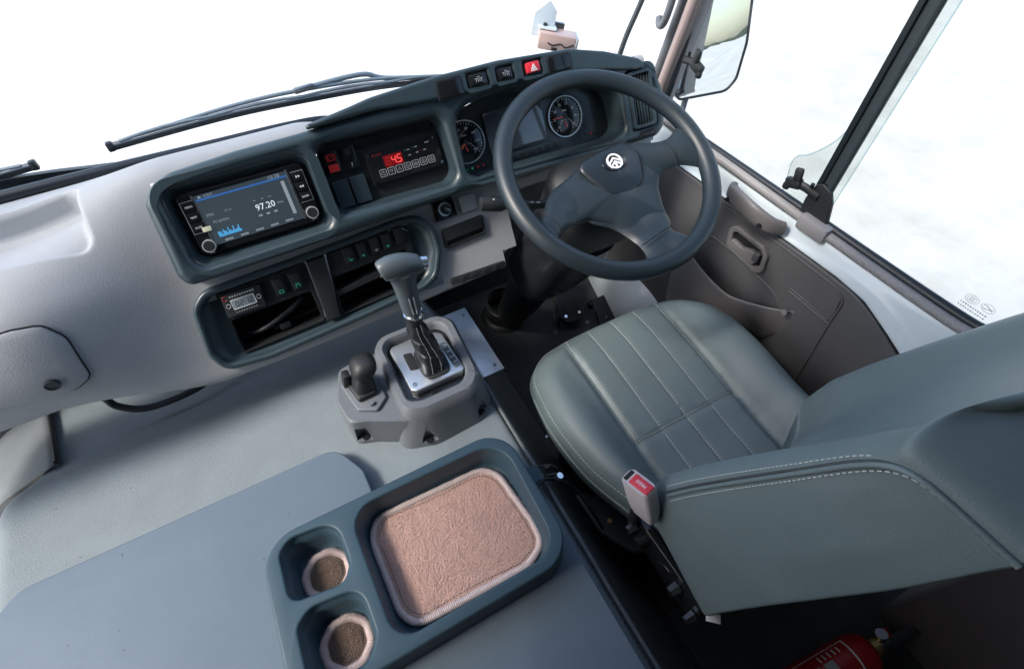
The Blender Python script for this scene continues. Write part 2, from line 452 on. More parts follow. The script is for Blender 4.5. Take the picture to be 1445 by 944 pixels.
# glovebox door on the left
def front_y(x, z):
    pr = dash_prof(x)[64:200]
    for a, c in zip(pr, pr[1:]):
        if a.y >= z >= c.y and a.y != c.y: return lerp(a.x, c.x, (a.y-z)/(a.y-c.y))
    return min(pr, key=lambda p: abs(p.y-z)).x
gl = fillet([(-1.45, .690), (-1.08, .681), (-.985, .660), (-.955, .672), (-.948, .745), (-.965, .774), (-1.0, .784), (-1.45, .792)], [.01, .1, .02, .015, .03, .02, .03, .01])
def gdoor(off, shrink=1):
    cx, cz = -1.2, .725
    return [w2d((cx+(p.x-cx)*shrink, front_y(cx+(p.x-cx)*shrink, cz+(p.y-cz)*shrink)-off, cz+(p.y-cz)*shrink)) for p in resample([(q[0], q[1], 0) for q in gl], 140)]
door_rows = [gdoor(-.004, 1.0), gdoor(.0030, 1.0), gdoor(.0044, .988)] + [gdoor(.0044, .988*(1-k/12)) for k in range(1, 12)]
gd = loft('glovebox_door', door_rows, 'taupe', dash, wrap=True, cap1=True)
tube('door_gap', gdoor(.0018, 1.003), .0017, 'hole', gd, 6, closed=True)
lkc = w2d((-1.0, front_y(-1.0, .690)-.0048, .690))
ring_mesh('lock', .0, .008, -.002, .003, 'black', gd, lkc, 24, rot=(R(30), 0, 0))
ring_mesh('lock_ring', .0078, .0105, -.002, .004, 'rubber', gd, lkc, 24, rot=(R(30), 0, 0))

# bezel with its four openings
outer = fillet([(-.772, -.070), (-.762, -.092), (-.60, -.090), (-.469, -.088), (-.264, -.083), (-.165, -.082), (0, -.088), (.15, -.0935), (.248, -.0955), (.272, -.078), (.279, -.005), (.262, .040), (.224, .068),
                (.129, .099), (.03, .108), (-.205, .111), (-.30, .104), (-.374, .101), (-.501, .096), (-.607, .0945), (-.71, .088), (-.742, .078), (-.764, .052)],
               [.02, .03, .1, .1, .1, .1, .1, .1, .025, .03, .05, .05, .05, .1, .1, .1, .1, .1, .1, .1, .05, .04, .03], 5)
h_scr = rrect(-.738, -.500, -.067, .065, .022)
h_sw = fillet([(-.484, -.052), (-.262, -.059), (-.243, -.045), (-.245, .066), (-.484, .070)], [.018, .02, .02, .02, .016])
h_cl = fillet([(-.222, -.048), (-.200, -.062), (-.06, -.066), (.13, -.075), (.165, -.062), (.160, .02), (.120, .046), (.03, .068), (-.10, .078), (-.19, .071), (-.216, .052)], [.02, .02, .2, .04, .02, .06, .1, .1, .1, .05, .02])
h_vent = rrect(.183, .240, -.064, .046, .006)
bz = slab('bezel', [outer, h_scr, h_sw, h_cl, h_vent], -.046, .020, 'bezel', dash, bev=.0165, res=7, sharp=60)
def well(name, lp, n0, n1, taper, m, parent, floor_m, seg=72):
    P = resample([(p[0], p[1], 0) for p in lp], seg)
    cx = sum(p.x for p in P)/seg; cy = sum(p.y for p in P)/seg
    w_ = max(p.x for p in P)-min(p.x for p in P); h_ = max(p.y for p in P)-min(p.y for p in P)
    fx, fy = 1-2*taper/w_, 1-2*taper/h_
    A = [(p.x, p.y, n0) for p in P]; B = [(cx+(p.x-cx)*fx, cy+(p.y-cy)*fy, n1) for p in P]
    o = loft(name, [A, B], m, parent, wrap=True)
    if floor_m:
        loft(name+'_floor', [B, [(cx+(p[0]-cx)*.5, cy+(p[1]-cy)*.5, n1) for p in B]], floor_m, parent, wrap=True, cap1=True)
    return o
well('screen_recess', h_scr, .008, -.0085, .009, 'bezel', bz, 'gloss')
well('switch_recess', h_sw, .008, -.020, .005, 'bezel', bz, 'black')
well('cluster_recess', h_cl, .008, -.046, .004, 'bezel', bz, 'cluster')
well('vent_recess', h_vent, .008, -.03, .001, 'hole', bz, 'hole')

# raised hood over the instruments with a row of three switches and two blanking covers
hood_o = fillet([(-.55, .096), (-.40, .1165), (-.366, .122), (-.238, .130), (-.11, .131), (.047, .121), (.129, .101), (.21, .072), (.232, .055), (.205, .050), (.12, .066), (.03, .081), (-.10, .0875), (-.20, .0905), (-.26, .092), (-.36, .100)], [.004, .1, .1, .1, .1, .1, .1, .03, .01, .05, .1, .1, .1, .1, .1, .2], 4)
hsw = [(-.180, -.137, .0935, .1205), (-.119, -.083, .0930, .1185), (-.061, -.021, .0905, .1175)]
hood = slab('hood', [hood_o] + [rrect(a, c, d, e, .003, 3) for a, c, d, e in hsw], .002, .030, 'bezel', dash, bev=.006, res=4, sharp=60)
# the hood's cowl running back towards the windscreen
cowl_rows = []
for k in range(41):
    a = lerp(-.47, .262, k/40)
    bt = interp(a, [-.55, -.366, -.238, -.11, .047, .129, .224, .262], [.094, .119, .127, .128, .118, .098, .066, .036])
    dpth = interp(a, [-.47, -.36, -.2, .1, .262], [.015, .05, .11, .11, .07])
    cowl_rows.append([(a, bt-.004, .022), (a, bt+.0015, .012), (a, bt+.002, -.004), (a, bt-.004, -.03), (a, bt-.016, -dpth*.7), (a, bt-.055, -dpth-.02)])
loft('cowl', cowl_rows, 'bezel', dash, sharp=60)
for i, (a, c, d, e) in enumerate(hsw):
    cx, cy, ww, hh = (a+c)/2, (d+e)/2, c-a, e-d
    sb = box('switch', (cx, cy, .016), (ww-.002, hh-.002, .02), 'black', dash, .002)
    pd = box('switch_cap', (0, .0005, .011), (ww-.011, hh-.008, .012), 'redbtn' if i == 2 else 'gloss', sb, .0025, rot=(R(-6), 0, 0))
    if i == 2:
        tr = slab('warning_triangle', [[(-.0075, -.006), (.0075, -.006), (0, .0072)], [(-.0042, -.0042), (.0042, -.0042), (0, .0032)]], .0172, .0178, 'white', sb, bev=.00005)
        slab('triangle_core', [(-.0026, -.0034), (.0026, -.0034), (0, .0012)], .0172, .0178, 'white', sb, bev=.00005)
    else:
        bm = bmesh.new()
        for s in (-1, 1):
            bm_box(bm, (s*.0045, .002, .0172), (.0075, .0009, .0006), rot=None)
            bm_box(bm, (s*.0055, -.0015, .0172), (.0009, .0045, .0006), rot=None)
            bm_box(bm, (s*.0018, -.0022, .0172), (.0009, .0055, .0006))
        bm_box(bm, (0, .0048, .0172), (.006, .0009, .0006))
        from_bm('lamp_symbol', bm, 'grey_print', sb)
for a, c, d, e in [(-.242, -.194, .090, .1195), (-.008, .043, .0875, .114)]:
    slab('blank_cover', rrect(a, c, d, e, .003, 3), .026, .0325, 'gloss', dash, bev=.001)
    slab('blank_cover_frame', [rrect(a-.0025, c+.0025, d-.0025, e+.0025, .004, 3), rrect(a, c, d, e, .003, 3)], .024, .0308, 'black', dash, bev=.0006)

# air vent at the right end
av = slab('vent_frame', [rrect(.1795, .2435, -.0675, .0495, .009), rrect(.188, .236, -.060, .042, .004)], .012, .0235, 'bezel', dash, bev=.002)
for k in range(6):
    a = lerp(.1925, .2315, k/5)
    box('louvre', (a, -.009, .010), (.0030, .103, .016), 'bezel', av, .001, rot=(0, R(24), 0))
for b_ in (-.0385, -.0035, .0225):
    box('louvre_bar', (.212, b_, .001), (.05, .003, .004), 'black', av, .0008)
slab('vent_slider_slot', rrect(.194, .238, -.0905, -.0745, .006), .019, .0212, 'hole', dash, bev=.0006)
box('vent_slider', (.216, -.0825, .0225), (.030, .009, .008), 'black', dash, .003)

# switches to the left of the climate controller
def rocker(cx, cy, ww, hh, n, parent, sym=None, m='black', tilt=5):
    fr = slab('rocker_switch', rrect(cx-ww/2, cx+ww/2, cy-hh/2, cy+hh/2, .002, 3), n-.008, n+.001, 'black', parent, bev=.0008)
    box('rocker_cap', (cx, cy, n+.003), (ww-.005, hh-.005, .008), m, fr, .002, rot=(R(tilt), 0, 0))
    return fr
P0 = -.016
r1 = rocker(-.461, .036, .030, .043, P0, dash, m='gloss')
ring_mesh('brake_symbol', .0046, .0058, 0, .0006, 'redlit', r1, (-.4605, .0445, P0+.0078), 24)
bm = bmesh.new()
for s in (-1, 1):
    for q in range(7):
        an = R(-50+100*q/6) + (0 if s > 0 else math.pi)
        bm_box(bm, (-.4605+.0079*math.cos(an), .0445+.0079*math.sin(an), P0+.0080), (.0016, .0016, .0005))
bm_box(bm, (-.4605, .0450, P0+.0081), (.0012, .0042, .0005))
from_bm('brake_symbol_arcs', bm, 'redlit', r1)
slab('red_marker', rrect(-.470, -.452, .0195, .0325, .001, 2), P0+.0062, P0+.0078, 'redlit', r1, bev=.0003)
r2 = rocker(-.428, .035, .028, .043, P0, dash, m='gloss')
ring_mesh('knob_mark', 0, .0055, 0, .002, 'black', r2, (-.428, .046, P0+.007), 24)
text('rocker_mark', '?', .010, 'grey_print', r2, (-.428, .023, P0+.0077))
for cx in (-.461, -.4275):
    slab('blank_cover', rrect(cx-.0145, cx+.0145, -.047, .003, .002, 3), P0-.006, P0+.0065, 'bezel', dash, bev=.001)
slab('upper_blank_panel', rrect(-.408, -.262, .046, .0635, .002, 3), P0-.006, P0+.003, 'gloss', dash, bev=.0008)

# lower switch panel with pockets
lo = fillet([(-.782, -.265), (-.797, -.225), (-.784, -.135), (-.755, -.110), (-.60, -.106), (-.47, -.101), (-.373, -.0965), (-.332, -.1025), (-.312, -.135), (-.312, -.185), (-.335, -.236), (-.37, -.252), (-.50, -.263), (-.70, -.274)],
            [.03, .04, .04, .04, .1, .1, .05, .04, .04, .04, .04, .04, .1, .1], 5)
hl = fillet([(-.742, -.250), (-.580, -.245), (-.573, -.122), (-.735, -.127)], .004, 3)
hr = fillet([(-.5505, -.246), (-.388, -.238), (-.366, -.215), (-.366, -.126), (-.382, -.1165), (-.532, -.120)], [.004, .02, .02, .008, .008, .004], 4)
def inset(P, d):
    Q = resample([(p[0], p[1], 0) for p in P], 120); n = len(Q); out = []
    ar = sum(Q[i].x*Q[(i+1) % n].y-Q[(i+1) % n].x*Q[i].y for i in range(n)); sg = 1 if ar > 0 else -1
    for i in range(n):
        t_ = (Q[(i+1) % n]-Q[i-1]).normalized(); out.append((Q[i].x-sg*t_.y*d, Q[i].y+sg*t_.x*d))
    return out
lp = slab('lower_panel', [lo, inset(lo, .0125)], -.052, -.012, 'bezel', dash, bev=.006, res=5, sharp=60)
core = fillet([(-.742, -.250), (-.545, -.247), (-.388, -.239), (-.366, -.215), (-.364, -.126), (-.378, -.116), (-.55, -.121), (-.735, -.127)], [.004, .02, .02, .02, .008, .008, .1, .004], 4)
def align(A, B):
    n = len(A); s0 = min(range(n), key=lambda s: sum((A[i]-B[(i+s) % n]).length for i in range(0, n, 6))); return [B[(i+s0) % n] for i in range(n)]
def pts3(P, z, rev): 
    Q = [Vector((p[0], p[1], z)) for p in P]; return Q[::-1] if rev else Q
dA = [Vector((p[0], p[1], -.018)) for p in inset(lo, .0122)][::-1]
dB = align(dA, resample([(p[0], p[1], -.037) for p in core], 120))
dM = [a.lerp(b_, .45)+Vector((0, 0, -.008)) for a, b_ in zip(dA, dB)]
loft('panel_dish', [dA, [a.lerp(b_, .12)+Vector((0, 0, -.006)) for a, b_ in zip(dA, dB)], dM, dB], 'bezel', lp, wrap=True, sharp=60)

def pocket(lpq, n0, n1, parent, rim=.003):
    xs_ = [p[0] for p in lpq]; ys_ = [p[1] for p in lpq]
    x0, x1, y0, y1 = min(xs_), max(xs_), min(ys_), max(ys_)
    rows = [[(p[0], p[1], n0) for p in lpq], [(p[0], p[1], n1) for p in lpq]]
    return loft('pocket', rows, 'hole', parent, wrap=True, cap1=True)
pkL = fillet([(-.7395, -.246), (-.5845, -.2405), (-.5845, -.177), (-.7395, -.181)], .003, 2)
pk1 = fillet([(-.540, -.196), (-.380, -.1745), (-.378, -.160), (-.536, -.167)], .003, 2)
pk2 = fillet([(-.5425, -.243), (-.390, -.234), (-.372, -.215), (-.372, -.190), (-.540, -.206)], .004, 2)
slab('switch_plate', [hl, pkL], -.040, -.031, 'black', lp, bev=.0006)
slab('switch_plate', [hr, pk1, pk2], -.040, -.028, 'black', lp, bev=.0006)
pocket(pkL, -.036, -.125, lp); pocket(pk1, -.034, -.10, lp); pocket(pk2, -.034, -.12, lp)
slab('centre_strip', fillet([(-.5775, -.243), (-.5505, -.246), (-.536, -.120), (-.572, -.121)], .002, 2), -.040, -.019, 'black', lp, bev=.002)
for cx, sym in ((-.633, 'h'), (-.6015, 'n')):
    r_ = rocker(cx, -.148, .0225, .036, -.028, lp)
    bm = bmesh.new()
    bm_box(bm, (cx, -.1555, -.0205), (.008, .001, .0005)); 
    for s in (-1, 1): bm_box(bm, (cx+s*.0035, -.1585, -.0203), (.001, .005, .0005))
    bm_box(bm, (cx, -.161 if sym == 'h' else -.1530, -.0205), (.007, .001, .0005))
    from_bm('lit_symbol', bm, 'greenlit', r_)
for k, (cx, cy) in enumerate(((-.4915, -.134), (-.466, -.1335), (-.4385, -.1315), (-.4145, -.1315), (-.386, -.128))):
    r_ = rocker(cx, cy, .0215, .036, -.025, lp)
    if k != 4:
        bm = bmesh.new(); bm_box(bm, (cx, cy-.0085, -.0178), (.007, .001, .0005)); bm_box(bm, (cx, cy-.0105, -.0178), (.0045, .0012, .0005))
        if k == 0: bm_box(bm, (cx-.003, cy-.0065, -.0178), (.001, .0045, .0005))
        from_bm('lit_symbol', bm, 'greenlit' if k != 2 else 'grey_print', r_)
# bits on the taupe face right of the panel: lighter plate surround, cubby, fuse lid
nF = -.030
slab('cubby_frame', [fillet([(-.300, -.188), (-.204, -.184), (-.201, -.144), (-.297, -.147)], .004, 3), fillet([(-.294, -.184), (-.208, -.180), (-.207, -.170), (-.294, -.174)], .002, 2)], nF-.004, nF+.008, 'black', dash, bev=.0012)
slab('cubby_flap', fillet([(-.2935, -.173), (-.2075, -.1695), (-.206, -.148), (-.2925, -.151)], .003, 3), nF+.004, nF+.0095, 'black', dash, bev=.001)
slab('cubby_gap_shade', fillet([(-.296, -.186), (-.206, -.182), (-.205, -.150), (-.294, -.153)], .003, 2), nF+.0005, nF+.003, 'hole', dash, bev=.0003)  # dark slab that stands in for the shade inside the cubby gap
slab('fuse_lid', fillet([(-.314, -.266), (-.183, -.272), (-.178, -.256), (-.310, -.252)], .003, 3), nF+.002, nF+.010, 'black', dash, bev=.0015)
for k in range(4):
    a = lerp(-.285, -.205, k/3); box('fuse_lid_rib', (a, -.2625, nF+.0105), (.012, .012, .003), 'black', dash, .001)
slab('cover_plate', rrect(-.243, -.206, -.128, -.094, .006), nF+.002, nF+.007, 'taupe', dash, bev=.0015)
# knee panel round the steering column cut-out
slab('knee_panel_edge', rrect(-.15, .262, -.119, -.094, .006), -.05, -.027, 'taupe', dash, bev=.006, res=3)
tube('knee_panel_rim', catmull([(-.13, -.108, -.037), (-.140, -.116, -.037), (-.141, -.15, -.037), (-.142, -.195, -.037), (-.150, -.222, -.037), (-.172, -.241, -.037), (-.20, -.248, -.037)], 6), .0045, 'taupe', dash, 10)

# ------------------------------------------------------------------ 12 V socket / lighter
lt = thing('lighter_socket', 'round chrome-ringed lighter socket in a square black plate', 'car socket', dp(-.279, -.1075, nF), DROT)
slab('mounting_plate', rrect(-.024, .024, -.021, .021, .003, 3), 0, .006, 'gloss', lt, bev=.0012)
ring_mesh('chrome_ring', .0105, .0142, .004, .013, 'chrome', lt)
cyl('plug', (0, 0, .004), (0, 0, .019), .0105, 'black', lt)
box('plug_blade', (.002, -.001, .021), (.013, .006, .006), 'steel', lt, .002, rot=(0, 0, R(-35)))

# ------------------------------------------------------------------ radio
rd = thing('radio', 'wide touchscreen car radio showing 97.20 with two round knobs', 'car radio', dp(-.6175, 0, -.001), DROT)
slab('faceplate', rrect(-.1035, .1035, -.0515, .0515, .010), -.006, .004, 'gloss', rd, bev=.0015)
slab('screen', rrect(-.0775, .0740, -.0405, .0440, .002, 3), .0035, .0052, 'screen', rd, bev=.0004)
Z = .0056
slab('screen_top_band', rrect(-.0765, .073, .0345, .0375, .0003, 1), .0050, Z-.0002, 'scrblue', rd, bev=.0001)
slab('screen_side_band', rrect(.0735, .0775, -.0425, .0460, .0008, 2), .0034, .0056, 'steel', rd, bev=.0003)
slab('screen_side_band', rrect(-.0815, -.0775, -.0425, .0460, .0008, 2), .0034, .0056, 'steel', rd, bev=.0003)
text('screen_text', '97.20', .0150, 'scrtxt', rd, (.0215, -.0015, Z))
text('screen_text', 'MHz', .0055, 'scrdim', rd, (.0470, -.0025, Z))
text('screen_text', '97.20MHz', .0062, 'scrdim', rd, (-.0540, -.0040, Z))
text('screen_text', 'FM1', .0072, 'scrdim', rd, (-.0655, .0090, Z))
text('screen_text', 'ST \u25CB', .0050, 'scrdim', rd, (-.0370, .0090, Z))
text('screen_text', '10:38', .0095, 'scrdim', rd, (.0520, .0400, Z))
text('screen_text', '\u6536\u97F3\u673A', .0050, 'scrdim', rd, (-.0560, .0402, Z))
slab('home_icon', [(-.072, .0385), (-.067, .0385), (-.067, .0408), (-.0695, .0430), (-.072, .0408)], .005, Z, 'scrdim', rd, bev=.0001)
bm = bmesh.new()
for k in range(18):
    h_ = .0075+.0035*math.sin(k*1.7)+.002*math.cos(k*3.1); h_ = max(.004, h_)
    bm_box(bm, (-.0665+k*.0021, -.0295+h_/2, Z), (.0016, h_, .0003))
from_bm('level_bars', bm, 'scrbar', rd)
bm = bmesh.new()
for k in range(5):
    for q in range(4): bm_box(bm, (-.0600+k*.0260+q*.0034, -.0365+.0002*k, Z), (.0026, .0032, .0003))
for k in range(3):
    bm_box(bm, (.008+k*.013, .0115, Z), (.004, .001, .0003)); bm_box(bm, (.008+k*.013, -.0145, Z), (.006, .0030, .0003))
from_bm('screen_marks', bm, 'scrdim', rd)['kind'] = 'stuff'
slab('tuning_bar', rrect(.060, .066, -.028, .030, .001, 2), .005, Z, 'scrdim', rd, bev=.0001)
for lx, labels, kx, ky in ((-.0905, ('MENU', 'NAVI', 'MUTE'), -.0885, -.0375), (.0905, ('\u25B6\u25B6', '\u25C0\u25C0', 'BAND'), .0905, -.0345)):
    for k, lb in enumerate(labels):
        yb = .0300-.0175*k
        bt = box('button', (lx, yb, .0045), (.0195, .0155, .004), 'gloss', rd, .0008)
        text('button_print', lb, .0048, 'white', bt, (0, 0, .0022), sx=.9)
    sgn = 1 if lx > 0 else -1
    bm = bmesh.new()
    bm_box(bm, (lx+sgn*.0110, .0125, .0050), (.0007, .053, .0006)); bm_box(bm, (lx, .0390, .0050), (.021, .0007, .0006)); bm_box(bm, (lx, -.0140, .0050), (.021, .0007, .0006))
    from_bm('button_outline', bm, 'grey_print', rd)
    kb = cyl('knob', (kx, ky, .003), (kx, ky, .013), .0088, 'black', rd, n=32)
    ring_mesh('knob_ring', .0090, .0106, .003, .0125, 'ring', kb, (kx, ky, 0))
    text('knob_print', 'PWR' if sgn < 0 else 'TUNE', .0035, 'grey_print', rd, (kx, ky-.0128, .0044))
slab('yellow_sticker', rrect(-.087, -.073, -.0145, -.0065, .0005, 1), .0072, .0078, mat('cream_sticker', (.62, .62, .45), .6), rd, bev=.0002)

# ------------------------------------------------------------------ climate controller
cc = thing('climate_controller', 'black panel with red 4.5 digits and seven outlined square buttons', 'control panel', dp(-.329, .006, P0), DROT)
slab('panel', fillet([(-.073, -.030), (.0755, -.0285), (.070, .0295), (-.072, .0295)], .002, 3), -.004, .006, 'gloss', cc, bev=.0008)
for sx_, sy_ in ((-.067, .0235), (.0645, .0245), (-.067, -.0245), (.0695, -.0225)):
    ring_mesh('screw', 0, .0024, .005, .0072, 'chrome', cc, (sx_, sy_, 0), 16)
slab('display_window', rrect(-.0405, -.0035, -.0045, .0165, .001, 2), .0055, .0068, 'redwin', cc, bev=.0003)
def seg7(parent, x, y, h_, ch, m, dot=False, z=.0071):
    segs = {'4': 'fgbc', '5': 'afgcd', '8': 'abcdefg', '0': 'abcdef', '2': 'abged', '1': 'bc'}[ch]; w_ = h_*.55; tk = h_*.13
    bm = bmesh.new(); P_ = {'a': (0, h_/2, 1), 'g': (0, 0, 1), 'd': (0, -h_/2, 1), 'f': (-w_/2, h_/4, 0), 'b': (w_/2, h_/4, 0), 'e': (-w_/2, -h_/4, 0), 'c': (w_/2, -h_/4, 0)}
    for s in segs:
        px, py, hz = P_[s]; bm_box(bm, (x+px+py*.1, y+py, z), (w_*.85, tk, .0004) if hz else (tk, h_*.42, .0004))
    if dot: bm_box(bm, (x+w_*.5+tk*1.3, y-h_/2, z), (tk, tk, .0004))
    from_bm('display_digit', bm, m, parent)
seg7(cc, -.0215, .006, .013, '4', 'redled', True); seg7(cc, -.0105, .006, .013, '5', 'redled')
reddim = mat('red_led_dim', (.08, .005, .006), .5, emit=(1, .03, .04), estr=.08)
seg7(cc, -.0325, .006, .013, '8', reddim)
text('panel_print', '\u5236 \u51B7 \u6A21 \u5F0F', .0050, mat('red_print', (.35, .03, .03), .6), cc, (-.050, .0215, .0063), sx=.8)
for k in range(7):
    bx = -.0485+.0165*k; by = -.0125+.0001*k
    bt = slab('button', [rrect(bx-.0068, bx+.0068, by-.0068, by+.0068, .0018, 3), rrect(bx-.0059, bx+.0059, by-.0059, by+.0059, .0014, 3)], .0055, .0064, 'grey_print', cc, bev=.0001)
    bm = bmesh.new()
    if k in (1, 2):
        s = -1 if k == 1 else 1
        for a_, c_ in (((-.0032, -.0024*s), (.0032, -.0024*s)), ((.0032, -.0024*s), (0, .003*s)), ((0, .003*s), (-.0032, -.0024*s))):
            bm_tube(bm, [(bx+a_[0], by+a_[1], .0062), (bx+c_[0], by+c_[1], .0062)], .00035, 4)
    elif k == 4:
        for q in (-1, 0, 1): bm_box(bm, (bx, by+q*.0023, .0063), (.0075, .0008, .0003))
    else:
        N_ = 12; rad = .0033
        pts = [(bx+rad*(1+(.22 if k in (3, 6) and q % 2 else 0))*math.cos(2*math.pi*q/N_), by+rad*(1+(.22 if k in (3, 6) and q % 2 else 0))*math.sin(2*math.pi*q/N_), .0062) for q in range(N_)]
        bm_tube(bm, pts, .00035, 4, closed=True)
        bm_box(bm, (bx, by+.002 if k == 0 else by, .0063), (.0008, .0035, .0003))
    from_bm('button_symbol', bm, 'grey_print', bt)
bm = bmesh.new()
for k, (x, y) in enumerate(((.006, .016), (.022, .0175), (.044, .020), (.006, .006), (.022, .007), (.038, .008))):
    for q in range(3 if k != 2 else 5): bm_box(bm, (x+.003+q*.0018, y, .0062), (.0012, .0018, .0003))
from_bm('panel_marks', bm, 'grey_print', cc)
for x, y, c in ((.004, .016, 'greenlit'), (.020, .0175, 'greenlit'), (.035, .0085, 'redlit')):
    ring_mesh('indicator_lamp', 0, .0009, .0055, .0066, c, cc, (x, y, 0), 10)

# ------------------------------------------------------------------ instrument cluster
ic = thing('instrument_cluster', 'instrument cluster with two white-scaled dials and a grey display', 'gauge cluster', dp(0, 0, -.0445), DROT)
def dial(cx, cy, rad, nums, unit, needle, sub):
    ring_mesh('dial_ring', rad*.955, rad, 0, .006, 'silver', ic, (cx, cy, 0), 64)
    fc = slab('dial_face', [(cx+rad*.96*math.cos(2*math.pi*k/48), cy+rad*.96*math.sin(2*math.pi*k/48)) for k in range(48)], .0, .002, 'gloss', ic, bev=.0003)
    bm = bmesh.new(); N_ = (len(nums)-1)*4
    for k in range(N_+1):
        an = R(225-270*k/N_); L_ = .15 if k % 4 == 0 else .09
        c, s = math.cos(an), math.sin(an)
        p0, p1 = rad*.90, rad*(.90-L_)
        bm_tube(bm, [(cx+c*p0, cy+s*p0, .0026), (cx+c*p1, cy+s*p1, .0026)], .00042 if k % 4 == 0 else .00028, 4)
    from_bm('dial_ticks', bm, 'white', fc)
    for k, nm in enumerate(nums):
        an = R(225-270*k/(len(nums)-1)); text('dial_number', nm, rad*.17, 'white', fc, (cx+math.cos(an)*rad*.62, cy+math.sin(an)*rad*.62, .0025))
    text('dial_unit', unit, rad*.14, 'white', fc, (cx, cy+rad*.30, .0025))
    an = R(needle); nd = bmesh.new(); bm_tube(nd, [(cx-math.cos(an)*rad*.1, cy-math.sin(an)*rad*.1, .0045), (cx+math.cos(an)*rad*.74, cy+math.sin(an)*rad*.74, .0045)], [.0011, .0004], 6)
    from_bm('needle', nd, mat('needle_orange', (.45, .07, .05), .5, emit=(1, .18, .1), estr=.06), fc)
    cyl('needle_hub', (cx, cy, .002), (cx, cy, .006), rad*.11, 'black', fc)
    # small sub-dial below
    sx_, sy_ = cx+sub[0]*rad, cy+sub[1]*rad; r2_ = rad*.40
    bm = bmesh.new(); pts = [(sx_+r2_*math.cos(R(200-220*k/24)), sy_+r2_*math.sin(R(200-220*k/24)), .0026) for k in range(25)]
    bm_tube(bm, pts, .0003, 4)
    for k in range(0, 25, 3):
        p = Vector(pts[k]); c_ = Vector((sx_, sy_, .0026)); bm_tube(bm, [p, c_.lerp(p, .78)], .0003, 4)
    from_bm('sub_dial_scale', bm, 'white', fc)
    bm = bmesh.new(); bm_tube(bm, [(sx_, sy_, .0045), (sx_+math.cos(R(100))*r2_*.85, sy_+math.sin(R(100))*r2_*.85, .0045)], [.0009, .0003], 6)
    from_bm('sub_needle', bm, mat('needle_red', (.6, .06, .05), .5, emit=(1, .1, .1), estr=.06), fc)
dial(-.190, .004, .0425, ['0', '20', '40', '60', '80', '100', '120', '140'], 'km/h', 222, (0, -.45))
dial(.0500, -.0030, .0425, ['0', '5', '10', '15', '20', '25', '30', '35'], 'r/min', 178, (0, -.50))
slab('display_screen', rrect(-.140, -.003, -.036, .047, .003, 3), .001, .0035, 'clscreen', ic, bev=.0005)
slab('display_button_strip', rrect(-.102, .022, -.0585, -.0435, .003, 3), .0, .005, 'bezel', ic, bev=.001)
for k in range(6):
    box('display_button', (-.092+k*.0205, -.051, .006), (.013, .008, .005), 'black', ic, .0015)
for k, c in enumerate(('greenlit', 'greenlit', 'redlit', 'redlit')):
    box('indicator_lamp', (-.2025+k*.013, -.0495, .002), (.004, .004, .002), c, ic, .0005)
for k in range(5): box('indicator_lamp', (.098+k*.012, -.052-.001*k, .001), (.004, .004, .002), 'redlit' if k == 1 else 'black', ic, .0005)

# ------------------------------------------------------------------ digital timer
dt = thing('digital_recorder', 'small digital recorder with a grey liquid-crystal display above the left cubby', 'display unit', dp(-.7005, -.152, -.030), DROT)
slab('case', fillet([(-.036, -.021), (.0325, -.0215), (.037, .0215), (-.0325, .0215)], .002, 3), -.004, .010, 'black', dt, bev=.001)
slab('display', rrect(-.0185, .0195, -.008, .0075, .0015, 2), .009, .0108, 'lcd', dt, bev=.0003)
slab('display_frame', [rrect(-.0205, .0215, -.010, .0095, .002, 3), rrect(-.0185, .0195, -.008, .0075, .0015, 2)], .009, .0112, 'grey_print', dt, bev=.0002)
for x, ch in ((-.0115, '0'), (-.0035, '2'), (.0065, '1'), (.0145, '2')): seg7(dt, x, -.0003, .0085, ch, 'lcdtxt', z=.0111)
bm = bmesh.new()
for q in (-.002, .002): bm_box(bm, (.0015, q, .0111), (.001, .001, .0004))
from_bm('display_colon', bm, 'lcdtxt', dt)
for x in (-.0265, .0275): ring_mesh('button', .0032, .0042, .009, .0112, 'grey_print', dt, (x, 0, 0), 24)
bm = bmesh.new()
for k in range(10): bm_box(bm, (-.018+k*.0045, .0152, .0102), (.0026, .0028, .0003))
for k in range(9): bm_box(bm, (-.018+k*.0045, -.0150, .0102), (.0018, .0014, .0003))
from_bm('case_print', bm, 'grey_print', dt)
bm = bmesh.new()
bm_tube(bm, [(-.0265+.004*math.cos(R(a)), .0150+.004*math.sin(R(a)), .0102) for a in range(50, 320, 15)], .0008, 5)
from_bm('red_mark', bm, 'redlit', dt)

# cable coiled in the left cubby
cb = catmull([dp(-.735, -.225, -.07), dp(-.70, -.224, -.055), dp(-.66, -.212, -.048), dp(-.62, -.197, -.05), dp(-.60, -.185, -.06), dp(-.61, -.19, -.09)], 8)
tag(tube('cable', cb, .0055, 'black'), 'thick black cable lying in the left dashboard cubby', 'cable')
o = thing('cable_plug', 'small black connector resting in the left dashboard cubby', 'plug', dp(-.655, -.231, -.06), DROT)
box('plug_body', (0, 0, 0), (.022, .014, .02), 'black', o, .003); box('plug_tip', (-.016, .002, 0), (.012, .009, .012), 'iron', o, .002)

